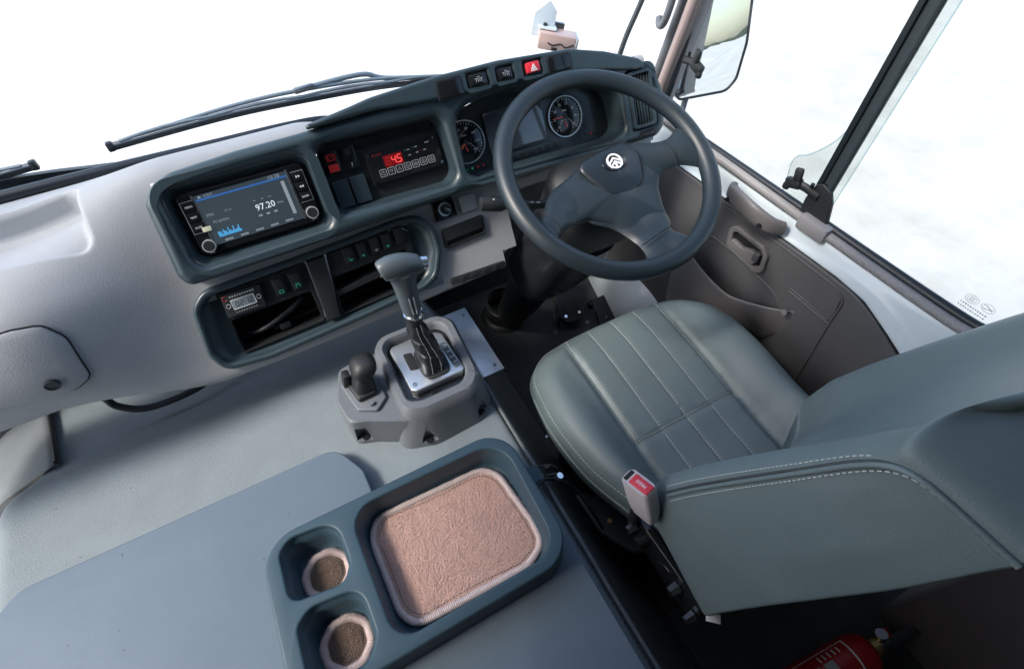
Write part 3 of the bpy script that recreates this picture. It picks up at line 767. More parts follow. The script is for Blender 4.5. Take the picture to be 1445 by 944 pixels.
# ================================================================== engine cover
ec = thing('engine_cover', 'broad low engine cover in pale grey grained vinyl with a smooth raised lid', 'engine cover', (-.79, -.4, 0))
def L_(o, p): return Vector(p)-Vector(o.location)
ex = [-1.30, -1.285, -1.272, -1.262, -1.255, -1.248, -1.238, -1.222, -1.21] + [lerp(-1.20, -.39, k/40) for k in range(41)] + [-.375, -.362, -.352, -.345, -.339, -.335]
ezx = {-1.30: -.44, -1.285: -.22, -1.272: -.10, -1.262: -.045, -1.255: -.024, -1.248: -.011, -1.238: -.003, -.345: -.0005, -.339: -.002, -.335: -.006}
prof_y = [(-2.2, 0), (-1.0, 0), (-.6, 0), (-.3, 0), (-.1, 0), (.0, 0), (.06, 0), (.085, -.001), (.105, -.004), (.12, -.009), (.132, -.016), (.145, -.0235), (.16, -.031), (.18, -.040), (.21, -.053), (.27, -.078), (.36, -.116), (.50, -.175)]
rows = []
for y, dz in prof_y:
    r = []
    for x in ex:
        zx = ezx.get(x, 0)
        wob = .0014*noise.noise((x*3, y*3, 1.3)) if -1.2 < x < -.36 else 0
        # rounded front left corner
        xw = x
        if y > .09:      # front left corner, then the flap seam runs forward and out
            xl = interp(y, [.09, .11, .13, .147, .16, .172, .37, .5], [-1.252, -1.247, -1.236, -1.224, -1.212, -1.203, -1.272, -1.31])
            xw = x+(xl+1.252)*sstep(-.95, -1.20, x)
        r.append(L_(ec, (xw, y, .442+max(-.44, dz+zx)+wob)))
    rows.append(r)
o = loft('vinyl_top', rows, 'cover', ec, sharp=0)
sm = o.modifiers.new('smooth', 'SUBSURF'); sm.levels = 2; sm.render_levels = 2
# sloping side skirt beside the driver
def edge_x(y): return -.3345
sk_rows = []
for k in range(30):
    y = lerp(.30, -2.2, k/29)
    fz = .442+interp(y, [p[0] for p in prof_y], [p[1] for p in prof_y])
    pts = [(-.336, fz-.004), (-.328, fz-.012), (-.318, fz-.04), (-.285, fz-.12), (-.235, .20), (-.175, .09), (-.150, .03), (-.140, .0)]
    sk_rows.append([L_(ec, (x, y, max(z, 0))) for x, z in pts])
o = loft('side_skirt', sk_rows, 'skirt', ec, sharp=0)
sm = o.modifiers.new('smooth', 'SUBSURF'); sm.levels = 1; sm.render_levels = 1
pip = [L_(ec, (-.331, y, .4425)) for y in [lerp(.10, -1.6, k/30) for k in range(31)]]
tube('edge_piping', pip, .0042, 'skirt', ec, 8)
stitches('edge_stitching', [[p+Vector((-.0085, 0, .0012)) for p in pip[2:26]], [p+Vector((.0085, 0, -.010)) for p in pip[2:26]]], 'seatdk', ec, r=.0008)
sp = [L_(ec, (x, y, z)) for x, y, z in ((-.150, .22, .035), (-.150, -.2, .034), (-.150, -.5, .034), (-.150, -1.2, .034))]
tube('skirt_piping', sp, .006, 'rubber', ec, 8)
# front flap seam on the far left
tube('flap_seam', catmull([L_(ec, (x+.040, y, z-.006)) for x, y, z in ((-1.206, .18, .421), (-1.216, .21, .408), (-1.240, .28, .378), (-1.272, .37, .340), (-1.31, .48, .295))], 6), .0045, 'black', ec, 8)
sfp = [(-1.203, .166, .428), (-1.206, .18, .421), (-1.216, .21, .408), (-1.240, .28, .378), (-1.272, .37, .340), (-1.31, .48, .295)]
loft('side_flap', [[L_(ec, (x+.05, y, z-.030)), L_(ec, (x+.036, y, z-.008)), L_(ec, (x+.02, y, z-.012)), L_(ec, (x-.08, y+.01, z-.06)), L_(ec, (x-.30, y+.02, z-.19))] for x, y, z in sfp], 'skirt', ec, sharp=0)
# smooth lid with a stepped front corner
lid_o = fillet([(-1.215, -1.9), (-.352, -1.9), (-.352, -.33), (-.617, -.33), (-.622, -.165), (-.655, -.096), (-1.185, -.096), (-1.222, -.14)], [.02, .02, .02, .02, .03, .045, .05, .05], 8)
lid = slab('lid', [(x-ec.location.x, y-ec.location.y) for x, y in lid_o], .436, .470, 'lid', ec, bev=.004, res=3)
bm = bmesh.new(); rnd = random.Random(11)
for k in range(46):
    x, y = rnd.uniform(-1.18, -.38), rnd.uniform(-.62, .06)
    z = .4706 if (y < -.11 and (x < -.63 or y < -.34)) else .4424
    bmesh.ops.create_circle(bm, cap_ends=True, segments=6, radius=rnd.uniform(.0005, .0012), matrix=Matrix.Translation(L_(ec, (x, y, z))))
from_bm('dust_specks', bm, 'hole', ec)['kind'] = 'stuff'
# ------------------------------------------------------------------ aluminium strip
o = thing('aluminium_strip', 'scuffed bare aluminium strip sticking out beside the gear selector', 'metal strip', (-.296, .06, .405))
box('strip', (0, 0, 0), (.066, .215, .003), 'alu', o, .0008)
for y in (.085, -.088): ring_mesh('rivet', 0, .004, .001, .0032, 'steel', o, (.018, y, 0), 14)

# ------------------------------------------------------------------ storage tray and its mats
TX, TY, TZ = -.5855, -.364, .471
tr = thing('storage_tray', 'slate blue plastic tray with two cup wells and one large well on the lid', 'tray', (TX, TY, TZ))
def trl(P): return [(x-TX, y-TY) for x, y in P]
rim_o = trl(rrect(-.806, -.3665, -.494, -.2415, .058, 8))
hbig = trl(fillet([(-.658, -.474), (-.390, -.474), (-.3825, -.262), (-.662, -.258)], [.036, .045, .05, .040], 7))
hc1 = trl(fillet([(-.780, -.350), (-.700, -.361), (-.684, -.335), (-.686, -.262), (-.760, -.254), (-.779, -.272)], [.02, .025, .025, .035, .03, .02], 6))
hc2 = trl(fillet([(-.780, -.476), (-.700, -.478), (-.680, -.450), (-.681, -.378), (-.757, -.369), (-.779, -.388)], [.035, .025, .025, .03, .03, .02], 6))
H = .059
slab('rim', [rim_o, hbig, hc1, hc2], H-.010, H, 'tray', tr, bev=.0042, res=4, sharp=60)
P = resample([(p[0], p[1], 0) for p in rim_o], 120)
loft('outer_wall', [[(p.x*s, p.y*s, z) for p in P] for s, z in ((1.012, 0), (1.004, .03), (.9985, H-.0055))], 'tray', tr, wrap=True, sharp=60)
def tray_well(name, lp, depth, tap, step=True, n=96):
    Q = resample([(p[0], p[1], 0) for p in lp], n)
    cx = sum(q.x for q in Q)/n; cy = sum(q.y for q in Q)/n
    w_ = max(q.x for q in Q)-min(q.x for q in Q)
    def ring(ins, z): 
        f = 1-2*ins/w_; return [(cx+(q.x-cx)*f, cy+(q.y-cy)*f, z) for q in Q]
    rows = [ring(0, H-.004)]
    if step: rows += [ring(.001, H-.012), ring(.0035, H-.0135), ring(.005, H-.030)]
    rows += [ring(tap, depth+.010), ring(tap+.003, depth+.003), ring(tap+.009, depth), ring(tap+.02, depth), ring(w_*.4, depth)]
    return loft(name, rows, 'tray', tr, wrap=True, cap1=True, sharp=60), Q, (cx, cy, w_)
tray_well('large_well', hbig, .006, .006, False)
tray_well('cup_well', hc1, .003, .010)
tray_well('cup_well', hc2, .003, .010)
def mat_thing(label, outline, zb, carpetm, pile_n, pile_h, border_r, group='carpet mats in the tray'):
    n = 420 if pile_n > 4000 else 200
    Q = resample([(p[0], p[1], 0) for p in outline], n)
    cx = sum(q.x for q in Q)/n; cy = sum(q.y for q in Q)/n
    o = thing('carpet_mat', label, 'mat', (TX+cx, TY+cy, TZ+zb), group=group)
    Q = [q-Vector((cx, cy, 0)) for q in Q]
    # overlocked border: yarn wound round the edge, so the radius ripples
    path = [q*1.0+Vector((0, 0, border_r*.8+.0006*noise.noise(q*60))) for q in Q]
    fine = resample(path, n*3)
    rad = [border_r*(1+.13*math.sin(2*math.pi*i/5.0)+.10*noise.noise(fine[i]*90)) for i in range(len(fine))]
    bm = bmesh.new(); bm_tube(bm, fine, rad, 9, closed=True)
    # loose fibre ends
    rnd = random.Random(5)
    for k in range(int(n*.55)):
        i = rnd.randrange(len(fine)); p = fine[i]; out_ = Vector((p.x, p.y, 0)).normalized()
        d = (out_*rnd.uniform(.2, 1)+Vector((rnd.uniform(-.6, .6), rnd.uniform(-.6, .6), rnd.uniform(.1, .9))))*rnd.uniform(.002, .0055)
        s = p+out_*border_r*.6+Vector((0, 0, border_r*.5)); t_ = Vector((-out_.y, out_.x, 0))*.00022
        bm.faces.new([bm.verts.new(s-t_), bm.verts.new(s+t_), bm.verts.new(s+d)])
    b_ = from_bm('border', bm, 'overlock', o, sharp=0)
    base = [[q*f for q in Q] for f in (1, .96, .7, .4, .1)]
    base = [[Vector((p.x, p.y, .0025)) for p in r] for r in base]
    loft('backing', base, carpetm, o, wrap=True, cap1=True)
    # cut pile
    verts, faces = [], []
    xs_ = [q.x for q in Q]; ys_ = [q.y for q in Q]
    x0, x1, y0, y1 = min(xs_), max(xs_), min(ys_), max(ys_)
    poly = [(q.x*.985, q.y*.985) for q in Q[::6]]
    def inside(x, y):
        c = False; j = len(poly)-1
        for i in range(len(poly)):
            if (poly[i][1] > y) != (poly[j][1] > y) and x < (poly[j][0]-poly[i][0])*(y-poly[i][1])/(poly[j][1]-poly[i][1])+poly[i][0]: c = not c
            j = i
        return c
    k = 0
    while k < pile_n:
        x, y = rnd.uniform(x0, x1), rnd.uniform(y0, y1)
        if not inside(x, y): continue
        k += 1
        lean = noise.noise_vector((x*22, y*22, 3.0))
        h = pile_h*(.82+.25*noise.noise((x*60, y*60, 0))+rnd.uniform(-.22, .22))
        tip = Vector((x, y, .002+h))+Vector((lean.x, lean.y, 0))*pile_h*.18+Vector((rnd.uniform(-1, 1), rnd.uniform(-1, 1), 0))*pile_h*.22
        a = rnd.uniform(0, 6.28); wv = .00085
        i0 = len(verts)
        for q in range(3):
            verts.append((x+wv*math.cos(a+2.09*q), y+wv*math.sin(a+2.09*q), .002))
        for q in range(3):
            verts.append((tip.x+wv*.8*math.cos(a+2.09*q), tip.y+wv*.8*math.sin(a+2.09*q), tip.z))
        for q in range(3): faces.append((i0+q, i0+(q+1) % 3, i0+3+(q+1) % 3, i0+3+q))
        faces.append((i0+3, i0+4, i0+5))
    me = bpy.data.meshes.new('pile'); me.from_pydata(verts, [], faces)
    p_ = finish('pile', me, carpetm, o, sharp=0); p_['kind'] = 'stuff'
    # chain stitch along the inside of the border
    inner = [Vector((q.x*(1-.0), q.y, 0)) for q in Q]
    sh = border_r*1.9
    st = []
    for q in inner:
        L = math.hypot(q.x, q.y); st.append(Vector((q.x*(1-sh/L), q.y*(1-sh/L), .002+pile_h*.95)))
    stitches('chain_stitch', [st+[st[0]]], 'seatdk', o, seg=.003, gap=.0016, r=.0006)
    return o
mb = trl(fillet([(-.627, -.456), (-.438, -.462), (-.398, -.444), (-.396, -.40), (-.408, -.300), (-.430, -.277), (-.628, -.271), (-.648, -.30), (-.645, -.43)], [.03, .02, .03, .05, .05, .04, .035, .05, .05], 6))
mat_thing('large pink-beige carpet mat with an overlocked border in the big well', mb, .0065, 'carpet', 32000, .0050, .0058)
def octo(cx, cy, r, ry, rot=0): return fillet([(cx+r*math.cos(R(22.5+45*k+rot)), cy+ry*math.sin(R(22.5+45*k+rot))) for k in range(8)], .022, 4)
mat_thing('small octagonal brown mat in the cup well farther from the camera', trl(octo(-.728, -.318, .037, .037)), .0035, 'carpetdk', 3800, .0042, .0064)
mat_thing('small octagonal brown mat in the nearer cup well', trl(octo(-.729, -.428, .037, .037)), .0035, 'carpetdk', 3800, .0042, .0064)

# ------------------------------------------------------------------ gear selector console
GX, GY, GZ = -.455, -.04, .442
gc = thing('gear_selector', 'grey console with automatic gear lever on a silver gate and a small black hand valve', 'gear selector', (GX, GY, GZ))
def gl_(P): return [(x-GX, y-GY) for x, y in P]
def ringat(P, z, n=72): return [Vector((p.x, p.y, z)) for p in resample([(q[0], q[1], 0) for q in P], n)]
cb_ = bmesh.new()
rgs = [ringat(gl_(fillet([(-.545, -.150), (-.475, -.172), (-.365, -.165), (-.335, -.13), (-.322, .06), (-.35, .095), (-.50, .095), (-.53, .06)], [.03, .03, .03, .04, .04, .03, .03, .03])), -.003),
       ringat(gl_(fillet([(-.543, -.148), (-.475, -.169), (-.366, -.162), (-.337, -.128), (-.324, .06), (-.352, .092), (-.50, .092), (-.528, .06)], [.03, .03, .03, .04, .04, .03, .03, .03])), .006),
       ringat(gl_(fillet([(-.520, -.138), (-.475, -.152), (-.374, -.150), (-.348, -.12), (-.336, .045), (-.362, .074), (-.497, .074), (-.520, .045)], [.03, .03, .03, .04, .04, .03, .03, .03])), .075),
       ringat(gl_(fillet([(-.517, -.132), (-.475, -.147), (-.376, -.146), (-.350, -.117), (-.339, .042), (-.365, .070), (-.496, .070), (-.517, .042)], [.03, .03, .03, .04, .04, .03, .03, .03])), .088),
       ringat(gl_(fillet([(-.512, -.126), (-.475, -.139), (-.380, -.138), (-.357, -.112), (-.346, .038), (-.370, .063), (-.493, .063), (-.512, .038)], [.03, .03, .03, .04, .04, .03, .03, .03])), .096),
       ringat(gl_(fillet([(-.503, -.115), (-.475, -.124), (-.388, -.124), (-.369, -.104), (-.359, .031), (-.378, .052), (-.488, .052), (-.503, .033)], [.025, .025, .025, .03, .03, .025, .025, .025])), .097),
       ringat(gl_(fillet([(-.499, -.110), (-.475, -.119), (-.391, -.119), (-.373, -.100), (-.363, .029), (-.381, .048), (-.486, .048), (-.499, .030)], [.025, .025, .025, .03, .03, .025, .025, .025])), .092),
       ringat(gl_(fillet([(-.497, -.108), (-.475, -.117), (-.393, -.117), (-.375, -.098), (-.365, .027), (-.383, .046), (-.484, .046), (-.497, .028)], [.025, .025, .025, .03, .03, .025, .025, .025])), .078)]
bm_loft(cb_, rgs, wrap=True, cap0=True, cap1=True)
# wing carrying the hand valve
def hexr(s, z, grow=0):
    c = Vector((-.570, -.035))
    P = [(-.624, -.030), (-.616, -.092), (-.580, -.105), (-.49, -.155), (-.47, .03), (-.53, .058), (-.598, .048)]
    P = [(c.x+(x-c.x)*s, c.y+(y-c.y)*s) for x, y in P]
    return ringat(gl_(fillet(P, .018, 5)), z)
wb = bmesh.new()
bm_loft(wb, [hexr(1.03, -.003), hexr(1.02, .008), hexr(.965, .062), hexr(.94, .072), hexr(.88, .0755)], wrap=True, cap0=True, cap1=True)
def boolean(bm1, others, op):
    me = bpy.data.meshes.new('a'); bmesh.ops.recalc_face_normals(bm1, faces=bm1.faces); bm1.to_mesh(me); bm1.free()
    a = bpy.data.objects.new('a', me); COL.objects.link(a); kill = [a]
    for ob, op_ in zip(others, op):
        m2 = bpy.data.meshes.new('b'); bmesh.ops.recalc_face_normals(ob, faces=ob.faces); ob.to_mesh(m2); ob.free()
        b2 = bpy.data.objects.new('b', m2); COL.objects.link(b2); kill.append(b2)
        md = a.modifiers.new('b', 'BOOLEAN'); md.object = b2; md.operation = op_; md.solver = 'EXACT'
    me2 = bpy.data.meshes.new_from_object(a.evaluated_get(bpy.context.evaluated_depsgraph_get()))
    for k in kill: bpy.data.objects.remove(k)
    return me2
cut = []
screws = [(-.596, -.096, .020), (-.488, -.163, .021), (-.368, -.155, .021)]
for x, y, r in screws:
    c = bmesh.new()
    dirv = Vector((x+.47, y+.03, 0)).normalized()
    bm_cyl(c, (x-GX+dirv.x*.004, y-GY+dirv.y*.004, .011), (x-GX+dirv.x*.006, y-GY+dirv.y*.006, .052), r*.80, r*.58, 28)
    cut.append(c)
me = boolean(cb_, [wb]+cut, ['UNION']+['DIFFERENCE']*3)
o = finish('console', me, 'console', gc, sharp=32)
bvm = o.modifiers.new('soft', 'BEVEL'); bvm.width = .0025; bvm.segments = 3; bvm.limit_method = 'ANGLE'; bvm.angle_limit = R(40); bvm.harden_normals = False
for x, y, r in screws:
    sc = ring_mesh('screw', 0, .0062, .010, .0155, 'iron', gc, (x-GX-.001, y-GY+.002, 0), 18)
    ring_mesh('screw_socket', 0, .003, .0150, .0160, 'steel', sc, (x-GX-.001, y-GY+.002, 0), 6)
# silver gate plate
gp_o = gl_(fillet([(-.486, -.090), (-.476, -.098), (-.380, -.096), (-.373, -.09), (-.378, .012), (-.388, .022), (-.440, .030), (-.484, .028), (-.490, .020)], [.004, .006, .006, .004, .01, .01, .03, .012, .008], 4))
slab('gate_base', gl_(rrect(-.497, -.366, -.117, .046, .02)), .072, .0785, 'gloss', gc, bev=.002)
slab('gate_plate', gp_o, .078, .0955, 'silver', gc, bev=.003, res=3)
slab('gate_slot', gl_(fillet([(-.470, -.047), (-.452, -.052), (-.452, -.006), (-.470, -.002)], .004, 3)), .094, .0965, 'hole', gc, bev=.0003)
ld = slab('gate_legend', gl_(fillet([(-.389, -.083), (-.3765, -.083), (-.382, -.013), (-.3945, -.011)], .002, 3)), .0945, .0968, 'lever', gc, bev=.0006)
for k, ch in enumerate('D32L'):
    text('legend_letter', ch, .0115, 'white', ld, (-.3872+.0015*k-GX, -.024-.0155*k-GY, .0970), rot=(0, 0, R(-90)))
ring_mesh('gate_emblem', .0032, .0044, .0945, .0962, 'iron', gc, (-.474-GX, -.082-GY, 0), 24)
ring_mesh('gate_emblem_core', 0, .0014, .0945, .0962, 'iron', gc, (-.474-GX, -.082-GY, 0), 12)
# leather boot
br = []
c0, c1 = Vector((-.428, -.046, .0955)), Vector((-.436, -.04, .242))
for k in range(34):
    s = k/33; c = c0.lerp(c1, s)+Vector((.004*math.sin(s*6.0), 0, 0)); row = []
    hw, hd = lerp(.024, .0155, min(1, s*1.15)**.8), lerp(.036, .0165, min(1, s*1.1)**.55)
    bulge = 1+.10*math.sin(math.pi*min(1, s*1.2))
    for q in range(48):
        a = 2*math.pi*q/48; ca, sa = math.cos(a), math.sin(a); e = .55 if s < .3 else .8
        x = math.copysign(abs(ca)**e, ca)*hw*bulge; y = math.copysign(abs(sa)**e, sa)*hd*bulge
        wr = .0026*math.sin(s*26+2.2*math.sin(a+.7)+1.3*a)*math.sin(math.pi*s)+.0022*noise.noise((ca*1.6, sa*1.6, s*7))
        row.append((c.x+x+wr*ca-GX, c.y+y+wr*sa-GY, c.z+.0008*math.sin(a*3+s*9)))
    br.append(row)
loft('leather_boot', br, 'leather', gc, wrap=True, sharp=0)
bp_ = [[Vector(br[k][q])+Vector((.0004, -.0012, 0)) for k in range(1, 31)] for q in (35, 38)]
stitches('boot_stitching', bp_, 'grey_print', gc, seg=.0032, gap=.002, r=.0005)
slab('boot_frame', gl_([(-.424+.029*math.copysign(abs(math.cos(a))**.5, math.cos(a)), -.046+.042*math.copysign(abs(math.sin(a))**.5, math.sin(a))) for a in [2*math.pi*k/40 for k in range(40)]]), .0945, .0985, 'black', gc, bev=.0015)
cyl('collar', (-.436-GX, -.04-GY, .2375), (-.437-GX, -.04-GY, .2455), .0172, 'chrome', gc, n=32)
# lever grip
gr = []
for z, cx, rx, ry in ((.244, -.437, .0150, .0150), (.256, -.4375, .0168, .0168), (.275, -.438, .0180, .0175), (.30, -.4385, .0188, .0178), (.318, -.439, .0200, .0182), (.332, -.4385, .0225, .0190), (.343, -.437, .027, .0200), (.352, -.436, .030, .0208)):
    gr.append([(cx+rx*math.cos(2*math.pi*q/32)-GX, -.04+ry*math.sin(2*math.pi*q/32)-GY, z) for q in range(32)])
loft('lever_grip', gr, 'lever', gc, wrap=True, cap1=True, sharp=0)
hd_ = []
for s, r_, dz in ((0, .0125, .361), (.012, .0160, .361), (.05, .0185, .361), (.2, .0205, .3615), (.45, .0215, .360), (.65, .0205, .357), (.82, .0185, .353), (.95, .0165, .350), (.985, .0145, .349), (1, .0125, .349)):
    x = lerp(-.4735, -.4035, s)
    hd_.append([(x-GX-(.004*math.sin(2*math.pi*q/32) if s < .05 else 0), -.04+r_*.95*math.cos(2*math.pi*q/32)-GY, dz+r_*math.sin(2*math.pi*q/32)) for q in range(32)])
h_ = loft('lever_head', hd_, 'lever', gc, wrap=True, cap0=True, cap1=True, sharp=0)
sm = h_.modifiers.new('smooth', 'SUBSURF'); sm.levels = 1; sm.render_levels = 1
cyl('lever_button', (-.410-GX, -.04-GY, .351), (-.3965-GX, -.04-GY, .347), .0115, 'chrome', gc, n=28)
ring_mesh('head_cap', 0, .0095, 0, .0015, 'chrome', gc, (-.4735-GX, -.04-GY, .3605), 28, rot=(0, R(-90), 0))
tube('grip_insert', catmull([(-.434-GX, -.0575-GY, .30), (-.4335-GX, -.0575-GY, .275), (-.433-GX, -.0560-GY, .256)], 5), .0016, 'chrome', gc, 8)
tube('grip_insert', catmull([(-.4415-GX, -.0575-GY, .30), (-.441-GX, -.0575-GY, .275), (-.4395-GX, -.0560-GY, .256)], 5), .0016, 'chrome', gc, 8)
# hand valve on the wing
hv = slab('valve_plate', gl_(fillet([(-.603, -.004), (-.591, -.074), (-.557, -.093), (-.532, -.072), (-.532, -.02), (-.579, .024)], .006, 3)), .070, .083, 'console', gc, bev=.003)
slab('valve_gate', gl_(fillet([(-.592, -.012), (-.582, -.062), (-.545, -.060), (-.542, -.008), (-.572, .012)], .006, 3)), .08, .095, 'black', gc, bev=.004)
vb = []
for z, cx, cy, rx, ry in ((.085, -.563, -.034, .021, .024), (.105, -.561, -.033, .0205, .023), (.118, -.559, -.031, .018, .020), (.125, -.556, -.030, .017, .019), (.131, -.553, -.029, .022, .024), (.140, -.551, -.028, .0245, .0275), (.150, -.549, -.028, .0235, .0265), (.158, -.548, -.028, .017, .019), (.161, -.548, -.028, .008, .009)):
    vb.append([(cx+rx*math.copysign(abs(math.cos(2*math.pi*q/32))**.75, math.cos(2*math.pi*q/32))-GX, cy+ry*math.copysign(abs(math.sin(2*math.pi*q/32))**.75, math.sin(2*math.pi*q/32))-GY, z) for q in range(32)])
loft('valve_knob', vb, 'black', gc, wrap=True, cap1=True, sharp=50)
ring_mesh('valve_stud', 0, .0045, .08, .089, 'console', gc, (-.562-GX, -.076-GY, 0), 18)
box('valve_tab', (-.588-GX, -.012-GY, .105), (.014, .020, .034), 'black', gc, .003, rot=(0, R(12), 0))

# ================================================================== steering wheel
WT = .436
sw = thing('steering_wheel', 'charcoal three-spoke steering wheel with a silver chevron emblem on its pad', 'steering wheel', (0, 0, .814), (WT, 0, 0))
RR, RT = .2075, .0178
bm = bmesh.new()
nu, nv = 120, 20; ring_v = []
for i in range(nu):
    a = 2*math.pi*i/nu; row = []
    for j in range(nv):
        q = 2*math.pi*j/nv; rr = RR+RT*math.cos(q)*(1.0); row.append(bm.verts.new((rr*math.cos(a), rr*math.sin(a), RT*.95*math.sin(q))))
    ring_v.append(row)
for i in range(nu):
    for j in range(nv): bm.faces.new((ring_v[i][j], ring_v[i][(j+1) % nv], ring_v[(i+1) % nu][(j+1) % nv], ring_v[(i+1) % nu][j]))
from_bm('rim', bm, 'wheel', sw, sharp=0)
# spokes: each swept between two edge curves, from inside the rim to the dished hub
def arm(name, E1, E2, n=26, mm=14, m='wheel'):
    A = resample(catmull(E1, 8), n, False); B = resample(catmull(E2, 8), n, False); top, bot = [], []
    for i in range(n):
        rt, rb = [], []
        for j in range(mm+1):
            s = j/mm; p = A[i].lerp(B[i], s); cr = math.sin(math.pi*s)**.55
            rt.append(p+Vector((0, 0, -.004+.0125*cr))); rb.append(p+Vector((0, 0, -.004-.010*cr)))
        top.append(rt+rb[::-1][1:-1])
    return loft(name, top, m, sw, wrap=True, cap0=True, cap1=True, sharp=60)
arm('spoke', [(.212, .055, .000), (.182, .040, -.002), (.155, .028, -.008), (.120, .040, -.020), (.074, .060, -.028), (.03, .050, -.030)],
             [(.205, -.075, .000), (.180, -.052, -.002), (.150, -.032, -.010), (.120, -.030, -.022), (.098, -.047, -.030), (.06, -.04, -.032)])
arm('spoke', [(-.212, -.030, .000), (-.200, -.038, -.002), (-.172, -.040, -.009), (-.127, .003, -.022), (-.085, .022, -.028), (-.03, .038, -.030)],
             [(-.185, -.115, .000), (-.168, -.098, -.002), (-.150, -.083, -.009), (-.118, -.068, -.022), (-.078, -.066, -.028), (-.03, -.05, -.030)])
arm('spoke', [(-.050, -.205, .000), (-.024, -.185, -.003), (-.018, -.163, -.010), (-.020, -.138, -.020), (-.040, -.100, -.028), (-.078, -.066, -.030), (-.06, -.02, -.030)],
             [(.095, -.190, .000), (.070, -.165, -.003), (.060, -.148, -.009), (.076, -.128, -.020), (.084, -.09, -.028), (.098, -.047, -.030), (.08, -.0, -.030)])
# hub pad: domed shield
def shield(P, zc, dome, name, m, sc=1.0, edge=.008, n=84, parent=sw, rings=12):
    Q = resample([(p[0], p[1], 0) for p in fillet(P, .018, 6)], n)
    cx = sum(q.x for q in Q)/n; cy = sum(q.y for q in Q)/n; rows = []
    rows.append([(cx+(q.x-cx)*sc*1.0, cy+(q.y-cy)*sc*1.0, zc-edge*1.6) for q in Q])
    for k in range(rings):
        f = 1-(k/rings)**1.25*.97
        h_ = dome*(1-f*f)-edge*max(0, (f-.93)/.07)**2*.6
        rows.append([(cx+(q.x-cx)*sc*f, cy+(q.y-cy)*sc*f, zc+h_) for q in Q])
    return loft(name, rows, m, parent, wrap=True, cap1=True, sharp=0), (cx, cy)
hubP = [(-.128, -.003), (-.09, .020), (-.054, .034), (.016, .051), (.076, .061), (.105, .045), (.118, -.028), (.098, -.052), (.085, -.094), (.080, -.126), (.0, -.150), (-.014, -.138), (-.036, -.096), (-.078, -.067), (-.118, -.067)]
shield(hubP, -.026, .014, 'hub_cover', 'wheel', sc=.985, edge=.007)
padP = [(-.057, .036), (-.0, .048), (.071, .055), (.084, .018), (.071, -.022), (.055, -.041), (.022, -.050), (-.012, -.048), (-.027, -.035), (-.040, -.008)]
shield(padP, -.0128, .0085, 'horn_pad', 'pad', sc=1.0, edge=.004)
Q = resample([(p[0], p[1], 0) for p in fillet(padP, .018, 6)], 90)
tube('pad_gap', [(q.x*1.006, q.y*1.006, -.0150) for q in Q], .0013, 'hole', sw, 6, closed=True)
for p0, p1 in (((.140, .022, -.0005), (.139, -.031, -.0015)), ((-.168, -.036, -.0005), (-.150, -.083, -.0008)), ((-.022, -.160, -.001), (.054, -.145, -.001))):
    a, c = Vector(p0), Vector(p1); mid = (a+c)/2+Vector((0, 0, .0068))
    tube('spoke_gap', catmull([a, a.lerp(mid, .55)+Vector((0, 0, .002)), mid, c.lerp(mid, .55)+Vector((0, 0, .002)), c], 5), .0012, 'hole', sw, 6)
# emblem: oval dish, ring and two chevrons
EX, EY, EZ = .0175, .0145, -.0052
el = slab('emblem_dish', [(EX+.0265*math.cos(2*math.pi*k/48)*1.02, EY+.0200*math.sin(2*math.pi*k/48)) for k in range(48)], EZ-.004, EZ+.0012, 'gloss', sw, bev=.0010)
er = .0163
ring_mesh('emblem_ring', er*.80, er, EZ, EZ+.0040, 'white', el, (EX, EY, 0), 48)
def chevron(y0):
    P = [(-.0128, y0-.0088), (-.0128, y0-.0045), (0, y0+.0045), (.0128, y0-.0045), (.0128, y0-.0088), (0, y0+.0002)]
    return [(EX+x, EY+y) for x, y in P][::-1]
slab('emblem_chevron', chevron(.0045), EZ, EZ+.0040, 'white', el, bev=.0005)
slab('emblem_chevron', chevron(-.0035), EZ, EZ+.0040, 'white', el, bev=.0005)
box('emblem_stem', (EX, EY-.0090, EZ+.002), (.0032, .009, .004), 'white', el, .0004)

# ------------------------------------------------------------------ steering column
AX = Vector((0, math.sin(WT)*1.0, -math.cos(WT)))          # down the column
H0 = Vector((0, 0, .814))
sc_ = thing('steering_column', 'black steering column with shroud, indicator stalk and round floor flange', 'steering column', (0, .38, 0))
def C_(p): return Vector(p)-Vector((0, .38, 0))
def sect(dist, w_, h_, n=40, e=.6, off=(0, 0)):
    c = H0+AX*dist; X = Vector((1, 0, 0)); Yv = Vector((0, math.cos(WT), math.sin(WT)))
    return [C_(c+X*(off[0]+w_*math.copysign(abs(math.cos(2*math.pi*k/n))**e, math.cos(2*math.pi*k/n)))+Yv*(off[1]+h_*math.copysign(abs(math.sin(2*math.pi*k/n))**e, math.sin(2*math.pi*k/n)))) for k in range(n)]
loft('shroud', [sect(.045, .045, .045), sect(.055, .085, .070), sect(.075, .098, .085), sect(.15, .100, .085, off=(0, -.01)), sect(.20, .080, .07, off=(0, -.01)), sect(.21, .06, .055)], 'black', sc_, wrap=True, cap0=True, cap1=True, sharp=50)
loft('lower_cover', [sect(.19, .090, .080, off=(-.02, -.015)), sect(.30, .098, .085, off=(-.03, -.02)), sect(.40, .090, .078, off=(-.035, -.015)), sect(.415, .070, .06, off=(-.03, -.01))], 'iron', sc_, wrap=True, cap0=True, cap1=True, sharp=50)
loft('column_tube', [sect(.38, .068, .07, e=1, off=(-.04, 0)), sect(.62, .058, .06, e=1, off=(-.035, 0)), sect(.80, .050, .052, e=1, off=(-.03, .01)), sect(.86, .046, .05, e=1, off=(-.028, .01))], 'black', sc_, wrap=True, cap0=True, sharp=50)
bx_, by_ = -.035, .400
ring_mesh('floor_flange', .05, .098, .0, .010, 'iron', sc_, (bx_, by_-.38, 0), 40)
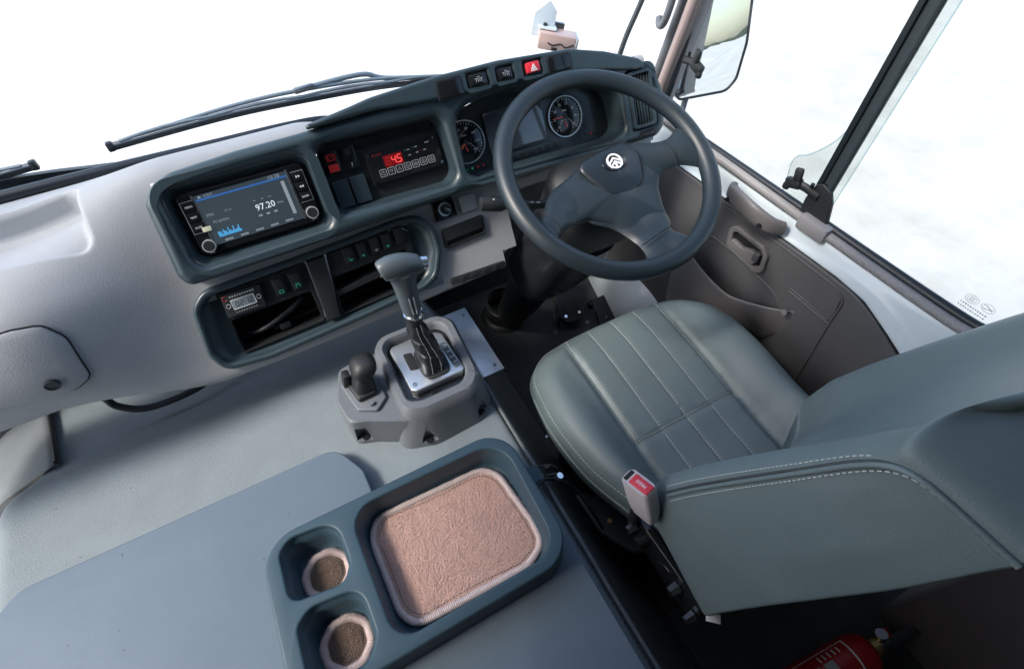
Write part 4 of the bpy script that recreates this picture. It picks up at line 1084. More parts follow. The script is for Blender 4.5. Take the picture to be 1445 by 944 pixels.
loft('floor_boot', [[(bx_+r_*math.cos(2*math.pi*k/36), by_-.38+r_*math.sin(2*math.pi*k/36), z) for k in range(36)] for r_, z in ((.085, .008), (.082, .020), (.064, .030), (.060, .055), (.056, .10))], 'black', sc_, wrap=True, sharp=50)
ring_mesh('flange_collar', .057, .063, .055, .078, 'steel', sc_, (bx_, by_-.38, 0), 40)
for k in range(6):
    a = R(20+60*k); ring_mesh('flange_screw', 0, .004, .008, .0125, 'steel', sc_, (bx_+.088*math.cos(a), by_-.38+.088*math.sin(a), 0), 12)
# bracket plate and chrome bolt below the shroud
br_ = slab('column_bracket', fillet([(-.065, -.05), (.075, -.035), (.085, .02), (.06, .05), (-.07, .04)], .02, 5), -.006, .006, 'iron', sc_, bev=.003, loc=C_((0, .145, .425)), rot=(R(14), R(-6), 0))
cyl('chrome_bolt', C_((.055, .115, .425)), C_((.060, .105, .445)), .009, 'chrome', sc_, n=18)
ring_mesh('bracket_screw', 0, .0035, .006, .009, 'steel', br_, (-.035, -.01, 0), 12); ring_mesh('bracket_screw', 0, .0035, .006, .009, 'steel', br_, (0.01, -.025, 0), 12)
# stalk
st_ = bmesh.new(); Yv = Vector((0, math.cos(WT), math.sin(WT))); Nv = -AX
def wl(x, y, z): return C_(H0+Vector((x, 0, 0))+Yv*y+Nv*z)
bm_tube(st_, [wl(-.09, .005, -.070), wl(-.135, .012, -.070), wl(-.165, .024, -.070), wl(-.195, .035, -.070), wl(-.200, .037, -.070), wl(-.222, .046, -.070), wl(-.238, .052, -.070), wl(-.241, .053, -.070)], [.010, .008, .0085, .0095, .0135, .0150, .0140, .009], 18)
stk = from_bm('indicator_stalk', st_, 'black', sc_, sharp=50)
bm = bmesh.new(); bm_tube(bm, [wl(-.219, .045, -.0545), wl(-.216, .0437, -.0545)], .0015, 6); bm_tube(bm, [wl(-.150, .018, -.0605), wl(-.144, .016, -.0605)], .0012, 6); bm_tube(bm, [wl(-.138, .013, -.0605), wl(-.132, .011, -.0605)], .0012, 6)
from_bm('stalk_mark', bm, 'grey_print', stk)['kind'] = 'stuff'
# ------------------------------------------------------------------ key in the ignition
ky = thing('ignition_key', 'steel ignition key with a green plastic tag below the wheel', 'key', (.068, .055, .655))
cyl('lock_barrel', (.006, .018, -.004), (-.002, -.006, .004), .014, 'steel', ky, n=24)
box('key_head', (-.002, -.022, .004), (.020, .024, .003), 'steel', ky, .0012, rot=(R(30), R(60), 0))
slab('key_tag', [(.011*math.cos(2*math.pi*k/32), .020*math.sin(2*math.pi*k/32)) for k in range(32)], -.0015, .0015, 'greentag', ky, bev=.0008, loc=(.028, -.020, -.008), rot=(R(25), R(-10), R(-10)))
slab('tag_label', [(.006*math.cos(2*math.pi*k/24), .011*math.sin(2*math.pi*k/24)) for k in range(24)], .0014, .0019, 'white', ky, bev=.0001, loc=(.028, -.020, -.008), rot=(R(25), R(-10), R(-10)))
ring_mesh('key_ring', .009, .0105, -.0008, .0008, 'chrome', ky, (.012, -.026, .000), 28, rot=(R(50), R(20), 0))

# ------------------------------------------------------------------ pedals
bp = thing('brake_pedal', 'black ribbed brake pedal on a square base plate in the footwell', 'pedal', (.150, .30, 0))
slab('base_plate', fillet([(-.085, -.062), (.055, -.085), (.085, .09), (-.03, .115)], .010, 4), .001, .012, 'iron', bp, bev=.003)
pdl = slab('pedal_pad', fillet([(-.033, -.085), (.022, -.093), (.042, -.065), (.035, .10), (-.035, .10), (-.045, -.06)], [.02, .02, .02, .008, .008, .02], 6), -.007, .008, 'black', bp, bev=.004, loc=(.006, .015, .085), rot=(R(24), 0, R(-6)))
for k in range(7): box('pad_rib', (-.030+k*.0098, -.005, .0085), (.0048, .135 if 0 < k < 6 else .115, .004), 'rubber', pdl, .0015)
for x in (-.026, .024): cyl('pad_stud', (x, -.063, .008), (x, -.063, .0125), .0052, 'chrome', pdl, n=16)
for x, y in ((-.068, -.052), (.050, -.068), (.068, .075)): cyl('base_bolt', (x, y, .010), (x, y, .021), .0085, 'steel', bp, n=6)
tube('return_spring', [(-.052+.004*math.cos(k*.9), -.025+k*.0007+.004*math.sin(k*.9), .02+k*.0012) for k in range(50)], .0011, 'steel', bp, 6)
tube('return_rod', catmull([(-.050, -.04, .012), (-.053, -.045, .06), (-.045, -.02, .075), (-.035, .0, .07)], 6), .004, 'iron', bp, 8)
ap = thing('accelerator_pedal', 'long black ribbed accelerator pedal beside the pale wheel arch', 'pedal', (.272, .22, 0))
pdl = slab('pedal_pad', fillet([(-.048, -.075), (.046, -.085), (.040, .075), (-.030, .070)], .012, 5), 0, .012, 'rubber', ap, bev=.003, loc=(0, 0, .028), rot=(R(16), 0, R(-8)))
for k in range(8): box('pad_rib', (-.034+k*.0098, -.004, .0125), (.0050, .125, .003), 'black', pdl, .001)
cyl('pad_stud', (-.012, -.01, .012), (-.012, -.01, .0165), .004, 'chrome', pdl, n=12)
box('pedal_hinge', (0, .07, .02), (.06, .02, .04), 'iron', ap, .004)
# pale wheel arch beside the pedals
wa = thing('wheel_arch', 'smooth pale painted wheel arch between the pedals and the door', 'wheel arch', (.40, .16, 0))
rows = []
for k in range(16):
    s = k/15; y = lerp(.42, -.10, s); w0 = lerp(.125, .165, math.sin(math.pi*min(1, s*1.1))); h0 = .21*math.sin(math.pi*(.18+.72*s))**.8
    rows.append([(-w0*math.cos(R(90)*q/12)+.05, y-.16, h0*math.sin(R(90)*q/12)**.9) for q in range(13)])
loft('arch_panel', rows, 'metal_white', wa, sharp=0)
tube('arch_seal', [Vector(r[0])+Vector((-.003, 0, .004)) for r in rows], .007, 'rubber', wa, 8)

# ================================================================== driver's seat
ds = thing('driver_seat', 'grey-green leather driver seat with pale stitching and high bolsters', 'seat', (0, -.32, 0))
SY = -.32
cl = catmull([(x, y, 0) for x, y in [(0, -.052), (.10, -.054), (.185, -.072), (.243, -.122), (.268, -.20), (.268, -.28), (.258, -.36), (.246, -.45), (.236, -.56), (.12, -.60), (-.12, -.60), (-.190, -.565), (-.212, -.47), (-.244, -.37), (-.255, -.27), (-.250, -.19), (-.232, -.118), (-.180, -.070), (-.10, -.055)]], 20, closed=True)
CO = resample([tuple(p) for p in cl], 300)
SEAMX = [-.128, -.064, 0, .064, .128]
def seat_h(x, y):
    z = interp(y, [-.60, -.50, -.42, -.358, -.25, -.15, -.10, -.05], [.425, .428, .432, .439, .452, .462, .460, .452])
    ax = abs(x); bol = sstep(.125, .205, ax)
    z += bol*interp(y, [-.6, -.45, -.33, -.22, -.12, -.05], [.062, .056, .040, .024, .006, 0])
    z -= .0055*math.exp(-((ax-.128)/.0085)**2)*sstep(-.07, -.14, y)*(1.5)
    if ax < .13:
        for sx in (-.064, 0, .064): z -= .0016*math.exp(-((x-sx)/.004)**2)
        z -= .0045*math.exp(-((y+.358)/.006)**2)
        z += .0012*(abs(math.sin(math.pi*x/.064)))**.6
    pk_ = math.exp(-((ax-.135)/.03)**2)+(math.exp(-((y+.358)/.03)**2) if ax < .13 else 0)
    return z+.0014*noise.noise((x*14, y*14, 2.0))+.0016*pk_*noise.noise((x*38, y*60, 5.0))
def cush_pt(P, f):
    x, y = P.x*f, lerp(-.33, P.y, f)
    drop = 0
    if f > .80: drop = .062*(1-math.sqrt(max(0, 1-((f-.80)/.20)**2.2)))
    return Vector((x, y, seat_h(x*.985, y)-drop))
rows = []
FS = [1-(1-k/70)**1.5 for k in range(71)]
for f in FS[1:]:
    rows.append([cush_pt(p, f)-Vector((0, SY, 0)) for p in CO])
sd_ = rows[-1]
side = [[Vector((p.x*s_, p.y*s_+(s_-1)*-.02, p.z-d)) for p in sd_] for d, s_ in ((.012, 1.003), (.032, .995), (.058, .97), (.075, .92))]
loft('cushion', rows+side, 'seat', ds, wrap=True, cap0=True, cap1=True, sharp=0)
def on_seat(x, y, up=.0008): return Vector((x, y-SY, seat_h(x, y)+up))
ps = []
for sx in SEAMX: 
    ps.append([on_seat(sx*(1+.0*0)+(.0035 if sx == SEAMX[0] else -.0035 if sx == SEAMX[-1] else 0), lerp(-.085, -.355, k/30), .0009 if abs(sx) < .12 else .002) for k in range(31)])
for sx in SEAMX[1:4]: ps.append([on_seat(sx, lerp(-.362, -.55, k/24)) for k in range(25)])
ps.append([on_seat(lerp(-.126, .126, k/40), -.354, .0012) for k in range(41)])
stitches('seat_stitching', ps, 'thread', ds, seg=.0042, gap=.0018, r=.00062)
# welt round the cushion's lower edge
wl_ = [Vector((p.x*1.004, p.y*1.003, p.z+.004)) for p in rows[-4]]
tube('cushion_welt', [Vector((p.x*1.002, p.y*1.002, p.z-.006)) for p in sd_][::2], .0030, 'seat', ds, 8, closed=True)
i0 = 150
stitches('welt_stitching', [[Vector((p.x*1.001, p.y*1.001, p.z+.001)) for p in rows[-6]][170:300], [Vector((p.x*1.001, p.y*1.001, p.z+.001)) for p in rows[-6]][40:130]], 'thread', ds, seg=.0042, gap=.0024, r=.0006)

# backrest
def yf(z): return interp(z, [.44, .598, .68, .78, .875, .973, 1.05], [-.452, -.478, -.506, -.545, -.584, -.628, -.665])
def yr(z): return interp(z, [.44, .454, .65, .79, .905, .988, 1.05], [-.660, -.662, -.690, -.712, -.730, -.742, -.75])
def back_loop(h):
    out = []
    HW = .222*(1-.05*sstep(.75, 1, h))
    # (x, depth fraction 0 front .. 1 rear)
    prof_ = [(-1, .98), (-1, .75), (-1, .45), (-1, .22), (-.995, .11), (-.975, .045), (-.93, .006), (-.87, -.008), (-.80, .02), (-.72, .10), (-.62, .20), (-.52, .255), (-.42, .275), (-.3, .278), (-.15, .28), (0, .28)]
    full = prof_+[(-x, d) for x, d in prof_[::-1][1:]]
    sg = [Vector((x, d, 0)) for x, d in full]
    sg = resample(catmull(sg, 6), 150, False)
    rear = [Vector((lerp(1, -1, k/30), .98+.05*math.sin(math.pi*k/30), 0)) for k in range(1, 30)]
    for p in sg+rear:
        d = p.y
        zb = lerp(.520, .440, max(0, min(1, d)))+.05*(1-min(1, abs(p.x)))*0
        zt = lerp(.985, .990, max(0, min(1, d)))+.030*(1-p.x*p.x)
        z = lerp(zb, zt, h)
        f_, r_ = yf(z), yr(z)
        # the lower front corner is cut back
        cutb = max(0, .62-z)*.0
        if abs(p.x) > .97 and .1 < d < 1:      # the padded side panel swells and wrinkles a little
            w_ = math.sin(math.pi*h)**.6*math.sin(math.pi*min(1, max(0, (d-.1)/.9)))**.7
            p = Vector((p.x*(1+w_*(.030+.006*noise.noise((h*7, d*5, p.x*3)))), p.y, 0))
        out.append(Vector((p.x*HW*(.91 if p.x > 0 else 1), lerp(f_, r_, d)-cutb, z)))
    return out
rows = [back_loop(k/44) for k in range(45)]
def shrink(row, s, up, c=None):
    n = len(row); c = c or sum(row, Vector())/n
    return [Vector((c.x+(p.x-c.x)*s, c.y+(p.y-c.y)*s, p.z+up)) for p in row]
top = rows[-1]; bot = rows[0]
allrows = [shrink(bot, .86, -.012), shrink(bot, .96, -.008)]+rows+[shrink(top, .988, .008), shrink(top, .955, .015), shrink(top, .89, .021), shrink(top, .75, .027), shrink(top, .5, .031), shrink(top, .2, .033)]
rel = Vector((0, SY, 0))
bk = loft('backrest', [[p-rel for p in r] for r in allrows], 'seat', ds, wrap=True, cap0=True, cap1=True, sharp=0)
sm = bk.modifiers.new('smooth', 'SUBSURF'); sm.levels = 1; sm.render_levels = 1
# twin seam round the left side panel: welt and two stitched lines (and its mirror image)
def seam_path(sgn, dfrac, outw, hx=.222):
    P = []
    for k in range(10, 45):
        h = k/44; z = lerp(lerp(.520, .440, dfrac), .985, h)
        P.append(Vector((sgn*(hx*(.91 if sgn > 0 else 1)*(1-.05*sstep(.75, 1, h))+outw), lerp(yf(z), yr(z), dfrac), z)))
    for k in range(1, 16):
        d = lerp(dfrac, .97, k/15); z = .985+.002
        P.append(Vector((sgn*(hx*(.91 if sgn > 0 else 1)*.95+outw), lerp(yf(z), yr(z), d), z-.000)))
    for it in range(14):     # ease the corner
        P = [P[0]]+[(a+b_*2+c)/4 for a, b_, c in zip(P, P[1:], P[2:])]+[P[-1]]
    return [p-rel for p in catmull(P, 3)]
for sgn in (-1, 1):
    tube('side_welt', seam_path(sgn, .115, .0008), .0032, 'seat', ds, 8)
    tube('side_groove', seam_path(sgn, .085, -.0002), .0018, 'seatdk', ds, 6)
    stitches('side_stitching', [seam_path(sgn, .155, .0034), seam_path(sgn, .050, -.0036)], 'thread', ds, seg=.0042, gap=.0022, r=.0006)
# headrest and its posts
for x in (-.075, .075): cyl('headrest_post', Vector((x, -.700, 1.02))-rel, Vector((x, -.722, 1.10))-rel, .006, 'chrome', ds, n=16)
for x in (-.075, .075): cyl('post_guide', Vector((x, -.697, 1.012))-rel, Vector((x, -.701, 1.030))-rel, .014, 'black', ds, n=20)
hb = []
for k in range(17):
    s = k/16; z = lerp(1.09, 1.25, s); hw = .12*math.sin(math.pi*(.12+.76*s))**.45; hd2 = .042*math.sin(math.pi*(.10+.80*s))**.5
    hb.append([Vector((.045+hw*math.copysign(abs(math.cos(2*math.pi*q/40))**.6, math.cos(2*math.pi*q/40)), -.735-.02*s+hd2*math.copysign(abs(math.sin(2*math.pi*q/40))**.8, math.sin(2*math.pi*q/40)), z))-rel for q in range(40)])
loft('headrest', hb, 'seat', ds, wrap=True, cap0=True, cap1=True, sharp=0)
# white care tag under the side panel
box('care_tag', Vector((-.212, -.664, .447))-rel, (.024, .013, .0015), 'white', ds, .0004, rot=(R(8), R(10), R(-38)))
# belt buckle beside the cushion
bk_ = loft('buckle', [[Vector(p) for p in ring] for ring in [[(x*s, y*s, z) for x, y in [(q[0], q[1]) for q in rrect(-.014, .014, -.026, .026, .008, 4)]] for s, z in ((.75, -.062), (.92, -.045), (1, -.02), (1, .030), (.93, .034))]], 'buckle', ds, wrap=True, cap0=True, cap1=True, sharp=50, loc=Vector((-.246, -.480, .590))-rel, rot=(R(-18), R(-6), R(12)))
box('release_button', (0, -.006, .032), (.019, .036, .008), 'redbtn', bk_, .002)
text('release_print', 'PRESS', .0075, 'white', bk_, (0, -.006, .0364), rot=(0, 0, R(90)))
box('buckle_slot', (0, .019, .0335), (.019, .007, .004), 'hole', bk_, .001)
tube('buckle_stem', catmull([Vector((-.240, -.480, .545))-rel, Vector((-.232, -.478, .49))-rel, Vector((-.222, -.475, .42))-rel], 5), .011, 'black', ds, 10)
# recliner bracket with bolts
rb_ = slab('recliner_bracket', fillet([(-.478+.50, .445-.44), (-.505+.50, .452-.44), (-.60+.50, .452-.44), (-.652+.50, .440-.44), (-.650+.50, .375-.44), (-.57+.50, .37-.44), (-.475+.50, .395-.44)], .012, 5), -.006, .006, 'iron', ds, bev=.002, loc=Vector((-.216, -.50, .44))-rel, rot=(R(90), 0, R(90)))
for y, z, r_, m_ in ((-.484, .424, .010, 'steel'), (-.510, .424, .0135, 'iron'), (-.600, .424, .011, 'steel'), (-.645, .41, .009, 'steel')):
    cyl('bracket_bolt', Vector((-.224, y, z))-rel, Vector((-.242, y, z))-rel, r_, m_, ds, r1=r_*.8, n=20 if m_ == 'iron' else 6)
tube('recliner_spring', [Vector((-.222+.0005*k, -.575+.024*(1-k/70)*math.cos(k*.35), .405+.024*(1-k/70)*math.sin(k*.35)))-rel for k in range(56)], .003, 'iron', ds, 6)
# seat base, rail and its black trim tongue
box('seat_base', Vector((0, -.36, .19))-rel, (.36, .38, .30), 'black', ds, .02)
slab('rail_trim', fillet([(-.256, -.340), (-.232, -.352), (-.185, -.40), (-.185, -.52), (-.215, -.505), (-.252, -.44)], .014, 5), .285, .305, 'black', ds, bev=.006, loc=(0, -SY, 0))
cyl('trim_screw', Vector((-.222, -.428, .300))-rel, Vector((-.222, -.428, .309))-rel, .005, 'brass', ds, n=14)
cyl('seat_adjuster', Vector((.262, -.40, .405))-rel, Vector((.250, -.475, .405))-rel, .010, 'buckle', ds, n=16)
box('adjuster_tip', Vector((.249, -.485, .403))-rel, (.018, .02, .02), 'black', ds, .004)

# ================================================================== cables clipped to the cover
cs = catmull([(-.372, -.365, .478), (-.350, -.350, .480), (-.325, -.345, .462), (-.295, -.350, .425), (-.275, -.365, .40), (-.262, -.40, .37), (-.25, -.44, .33)], 8)
tag(tube('wire', cs, .0032, 'black'), 'thin black wire running from the tray over the cover edge to the seat', 'wire')
o = thing('cable_clip', 'small grey plastic strap clip at the corner of the tray', 'clip', (-.352, -.33, .477))
box('clip_plate', (0, 0, 0), (.030, .034, .004), 'tray', o, .001)
for q in (0, .02):
    tube('cable_tie', catmull([(.018, -.012+q, .003), (.04, -.016+q, -.006), (.055, -.02+q, -.028)], 6), .0024, 'iron', o, 6)
box('tie_lock', (.032, .002, -.002), (.010, .008, .007), 'black', o, .002)
cyl('clip_bolt', (.042, -.020, -.018), (.046, -.022, -.006), .006, 'chrome', o, n=14)

# ================================================================== driver's door
dd_ = thing('driver_door', 'dark taupe door trim with pull handle, latch and map pocket below the side window', 'door', (.375, -.15, 0))
def D_(p): return Vector(p)-Vector((.375, -.15, 0))
DR = (R(90), 0, R(90))               # local x -> world y, local y -> world z, local z -> world x
EDGE = [(.42, .600), (.20, .612), (.011, .616), (-.152, .623), (-.315, .625), (-.383, .618), (-.446, .592), (-.52, .557), (-.60, .535), (-.75, .53)]
def edge_z(y): return interp(-y, [-p[0] for p in EDGE], [p[1] for p in EDGE])
op = [(-.75+.15, .02), (.42+.15, .02)]+[(p.x+.15, p.y) for p in resample(catmull([(a, b_, 0) for a, b_ in EDGE], 8), 60, False)]
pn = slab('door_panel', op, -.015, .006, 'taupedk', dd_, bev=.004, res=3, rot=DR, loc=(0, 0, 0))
def dpath(P, off=-.0152): return [(off, y+.15, z) for y, z in P]
# pressed lines in the trim
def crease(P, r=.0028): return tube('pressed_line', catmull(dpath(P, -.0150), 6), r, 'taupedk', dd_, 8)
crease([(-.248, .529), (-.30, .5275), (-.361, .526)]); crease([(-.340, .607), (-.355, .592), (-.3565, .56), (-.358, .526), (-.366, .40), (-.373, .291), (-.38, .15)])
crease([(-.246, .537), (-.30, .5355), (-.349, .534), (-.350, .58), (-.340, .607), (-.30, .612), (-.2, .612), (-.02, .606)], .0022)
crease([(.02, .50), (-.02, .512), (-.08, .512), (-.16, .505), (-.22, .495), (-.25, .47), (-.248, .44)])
# painted inner frame between trim and window
rows = []
for k in range(70):
    y = lerp(.44, -.78, k/69); e = edge_z(y)
    rt = interp(-y, [-.44, .45, .55, .62, .70, .78], [0, 0, .01, .06, .14, .2])
    top_z = .664+rt
    rg = e+interp(-y, [-.44, .15, .36, .45, .60], [.006, .008, .028, .040, .045])
    rows.append([D_(p) for p in ((.382, y, e-.02), (.3665, y, e-.002), (.3665, y, e+.003), (.3700, y, lerp(e, rg, .6)), (.3715, y, rg-.004), (.3745, y, rg+.001), (.377, y, lerp(rg, top_z, .5)), (.381, y, top_z), (.388, y, top_z+.008), (.41, y, top_z+.010))])
fr = loft('inner_frame', rows, 'metal_white', dd_, sharp=0)
sm = fr.modifiers.new('smooth', 'SUBSURF'); sm.levels = 1; sm.render_levels = 1
tube('trim_edge', [D_((.3645, y, edge_z(y)+.001)) for y in [lerp(.40, -.74, k/80) for k in range(81)]], .0022, 'black', dd_, 6)
# ribbed weather strip along the sill
pth = resample(catmull([(.385, .36, .684), (.385, .078, .682), (.385, -.19, .678), (.385, -.45, .676), (.385, -.545, .680), (.385, -.585, .694), (.387, -.612, .722), (.389, -.632, .77), (.389, -.645, .85), (.389, -.66, 1.1)], 10), 1300, False)
tube('sill_trim', [D_(p) for p in pth], [.0104+.0005*math.sin(2*math.pi*i/4.0+.7) for i in range(1300)], 'ribbed', dd_, 9)
# pull handle
ph = catmull([(.362, -.012, .658), (.340, -.028, .664), (.325, -.07, .668), (.322, -.11, .666), (.336, -.150, .656), (.362, -.168, .648)], 8)
bm = bmesh.new()
hp = [D_(p) for p in ph]; rows = []
for i, p in enumerate(hp):
    t_ = (hp[min(i+1, len(hp)-1)]-hp[max(i-1, 0)]).normalized(); n_ = t_.cross(Vector((0, 0, 1))).normalized(); b_ = n_.cross(t_)
    wv = .016+.006*math.sin(math.pi*i/(len(hp)-1))
    rows.append([p+n_*(.009*math.copysign(abs(math.cos(2*math.pi*q/20))**.7, math.cos(2*math.pi*q/20)))+Vector((0, 0, 1))*(wv*math.copysign(abs(math.sin(2*math.pi*q/20))**.7, math.sin(2*math.pi*q/20))) for q in range(20)])
pu = loft('pull_handle', rows, 'handle', dd_, wrap=True, cap0=True, cap1=True, sharp=60)
for y, x in ((-.034, .3305), (-.137, .3245)): ring_mesh('handle_screw_hole', 0, .0052, -.001, .004, 'hole', pu, D_((x-.004, y, .652)), 18, rot=(0, R(-90), 0))
# latch in its bezel
lb = slab('latch_bezel', [[(y+.15, z) for y, z in fillet([(-.050, .575), (-.058, .522), (-.160, .514), (-.176, .530), (-.170, .572), (-.150, .588), (-.070, .590)], .014, 5)], [(y+.15, z) for y, z in fillet([(-.064, .570), (-.070, .536), (-.150, .528), (-.162, .538), (-.158, .568), (-.146, .576), (-.076, .577)], .010, 5)]], -.026, -.012, 'handle', dd_, bev=.003, rot=DR)
slab('latch_cavity', [(y+.15, z) for y, z in fillet([(-.062, .572), (-.068, .534), (-.152, .526), (-.164, .538), (-.160, .570), (-.146, .578), (-.074, .579)], .010, 5)], -.0165, -.0150, 'hole', dd_, bev=.0004, rot=DR)
slab('latch_lever', [(y+.15, z) for y, z in fillet([(-.066, .556), (-.071, .536), (-.140, .528), (-.150, .536), (-.146, .562), (-.128, .563), (-.105, .553)], .007, 4)], -.030, -.017, 'handle', dd_, bev=.003, rot=DR)
box('latch_lock', D_((.350, -.147, .556)), (.014, .016, .026), 'taupedk', dd_, .003)
# map pocket: a bowed wall standing off the trim
rows = []
for k in range(25):
    s = k/24; y = lerp(.060, -.288, s)
    out = .078*math.sin(math.pi*min(1, .08+.95*s))**.6*(1-.35*s); rz = interp(s, [0, .1, .3, .6, .85, 1], [.452, .478, .470, .452, .478, .496])
    zb = interp(s, [0, .3, .7, .9, 1], [.19, .17, .25, .36, .43])
    r = []
    for q in range(14):
        t_ = q/13; bul = math.sin(math.pi*(.5*t_+.5))**.45 if t_ < 1 else 0
        r.append(D_((.362-out*(bul if t_ > 0 else 1), y, lerp(rz, zb, t_))))
    inner = [D_((.362-out+.007, y, rz-.002)), D_((.362-out+.010, y, rz-.06))]
    rows.append([inner[1], inner[0]]+r)
pk = loft('map_pocket', rows, 'handle', dd_, sharp=0)
sm = pk.modifiers.new('smooth', 'SUBSURF'); sm.levels = 1; sm.render_levels = 1
cyl('pocket_screw', D_((.345, -.272, .490)), D_((.338, -.272, .492)), .007, 'handle', dd_, n=18)

# ================================================================== side window, divider and A pillar
swn = thing('side_window', 'sliding side window with tinted panes overlapping at a slanted dark divider', 'window', (.40, -.2, .68))
def S_(p): return Vector(p)-Vector((.40, -.2, .68))
def pane(name, P, x, m):
    lp_ = [(y+.2, z-.68) for y, z in P]
    p = slab(name, lp_, x-.40-.0022, x-.40+.0022, m, swn, bev=.0003, rot=DR)
    return p
rp_ = resample(catmull([(-.109, .674, 0), (-.105, .72, 0), (-.098, .760, 0), (-.108, .782, 0), (-.127, .793, 0), (-.165, .845, 0), (-.177, .90, 0), (-.178, .964, 0), (-.177, 1.078, 0), (-.177, 1.45, 0)], 8), 60, False)
P1 = [(p.x, p.y) for p in rp_]+[(-.78, 1.45), (-.78, .674)]
pr = pane('rear_pane', P1, .398, 'tinted')
tube('pane_edge', [S_((.398, p.x, p.y)) for p in rp_], .0013, 'glassedge', swn, 6)
P2 = [(.34, .674), (.16, 1.45), (-.244, 1.45), (-.213, .674)]
fp_ = pane('front_pane', P2, .407, 'tinted')
tube('pane_edge', [S_((.407, lerp(-.213, -.244, k/20), lerp(.674, 1.45, k/20))) for k in range(21)], .0013, 'glassedge', swn, 6)
# divider rail
for nm, y0, y1, x, r, m in (('divider_rail', -.188, -.205, .3975, .0195, 'rail'), ('divider_lip', -.178, -.195, .392, .0060, 'rubber'), ('divider_lip', -.200, -.219, .392, .0045, 'rail')):
    lp_ = [(y0+r*.95+.2, .74-.68), (y0-r*.95+.2, .74-.68), (y1-r*.95+.2, 1.45-.68), (y1+r*.95+.2, 1.45-.68)]
    slab(nm, lp_, x-.40-.004, x-.40+.004, m, swn, bev=.002, rot=DR)
bt = slab('divider_bracket', [(y+.2, z-.68) for y, z in fillet([(-.168, .676), (-.238, .676), (-.222, .735), (-.208, .757), (-.188, .764), (-.174, .756), (-.166, .72)], .010, 5)], -.014, -.004, 'black', swn, bev=.003, rot=DR)
box('joint_block', S_((.383, -.216, .678)), (.030, .070, .034), 'ribbed', swn, .006)
# black rubber channel round the opening
pth = resample(catmull([(.398, .205, 1.30), (.397, .255, 1.0), (.396, .285, .78), (.396, .292, .72), (.396, .275, .694), (.396, .20, .690), (.396, -.2, .688), (.396, -.48, .688), (.396, -.56, .694), (.396, -.592, .712), (.396, -.612, .75), (.396, -.63, .82), (.396, -.66, 1.2)], 10), 220, False)
tube('window_seal', [S_(p) for p in pth], .0090, 'rubber', swn, 10)
tube('seal_lip', [S_(p+Vector((-.004, 0, -.007)) if i > 60 else p+Vector((-.004, .006, 0))) for i, p in enumerate(pth)], .0040, 'black', swn, 8)
# etched maker's marks low on the rear pane
EM = mat('etched_grey', (.36, .38, .39), .7)
bm = bmesh.new()
def oval(cy, cz, ry, rz, n=28): bm_tube(bm, [(-.0046, cy+ry*math.cos(2*math.pi*k/n), cz+rz*math.sin(2*math.pi*k/n)) for k in range(n)],   .0003, 4, closed=True)
for cy, cz in ((-.5075, .7265), (-.5335, .7275)):
    c = S_((.40, cy, cz)); oval(c.y, c.z, .0105, .0075)
for k in range(3):
    c = S_((.40, -.5035-.004*k, .7265)); oval(c.y, c.z, .0028, .0042, 14)
for s in (-1, 1):
    c = S_((.40, -.5335, .7275+.002*s)); bm_tube(bm, [(-.0046, c.y+.008*q, c.z+.0016*math.sin(q*3)*s) for q in (-1, -.5, 0, .5, 1)], .0005, 4)
for r_ in range(2):
    for k in range(11):
        c = S_((.40, -.497-.0042*k, .7135-.0065*r_)); bm_box(bm, (-.0046, c.y, c.z), (.0004, .0020, .0026 if k % 3 else .0018))
from_bm('etched_marks', bm, EM, swn)['kind'] = 'stuff'
def latch(name, label, base, flip=1, sc=1.0):
    o = thing(name, label, 'window latch', base, group='black window latches')
    o.scale = (sc, sc*flip, sc)
    loft('latch_arm', [[(-.008+dx+.006*math.cos(2*math.pi*q/14), y, z+.009*math.sin(2*math.pi*q/14)) for q in range(14)] for y, z, dx in ((-.015, -.004, .004), (.0, 0, 0), (.014, .004, -.004), (.030, .004, -.006))], 'black', o, wrap=True, cap0=True, cap1=True, sharp=60)
    box('latch_grip', (-.016, .040, .002), (.016, .036, .022), 'black', o, .005, rot=(R(-18), 0, 0))
    box('latch_thumb', (-.020, .036, .024), (.011, .018, .030), 'black', o, .005, rot=(R(-10), 0, R(8)))
    box('latch_foot', (-.018, .052, -.010), (.012, .014, .016), 'black', o, .004)
    cyl('latch_pin', (-.012, .004, .012), (-.012, .004, .020), .004, 'iron', o, n=12)
latch('window_latch', 'black window latch on the divider bracket over the sill', (.391, -.176, .738))
latch('window_latch', 'black window latch on the front pillar, seen against the mirror', (.386, .236, .846), -1)

ap_ = thing('windscreen_pillar', 'pinkish grey trimmed windscreen pillar at the front edge of the side window', 'pillar', (.40, .32, .68))
def A_(p): return Vector(p)-Vector((.40, .32, .68))
rows = []
for k in range(30):
    s = k/29; z = lerp(.66, 1.6, s); y0 = .300-.21*(z-.735)
    prof_ = [(.402, -.006), (.386, -.004), (.379, .004), (.376, .014), (.378, .024), (.386, .030), (.392, .045), (.40, .062), (.41, .075), (.43, .08), (.44, .05), (.43, 0)]
    rows.append([A_((x, y0+dy, z)) for x, dy in prof_])
loft('pillar_core', rows, 'handle', ap_, wrap=True, sharp=50)
pth = resample([(.381, .312-.21*(z-.735), z) for z in [lerp(.69, 1.6, k/40) for k in range(41)]], 1000, False)
tube('ribbed_trim', [A_(p) for p in pth], [.0115+.0005*math.sin(2*math.pi*i/4.0+.7) for i in range(1000)], 'pinktrim', ap_, 9)
tube('painted_edge', [A_((.392, .349-.21*(z-.735), z)) for z in [lerp(.66, 1.6, k/20) for k in range(21)]], .012, 'console', ap_, 10)
gh = catmull([(.372, .350, .902), (.364, .338, .893), (.358, .322, .897), (.352, .308, .915), (.350, .299, .945), (.352, .292, 1.0), (.356, .282, 1.05)], 8)
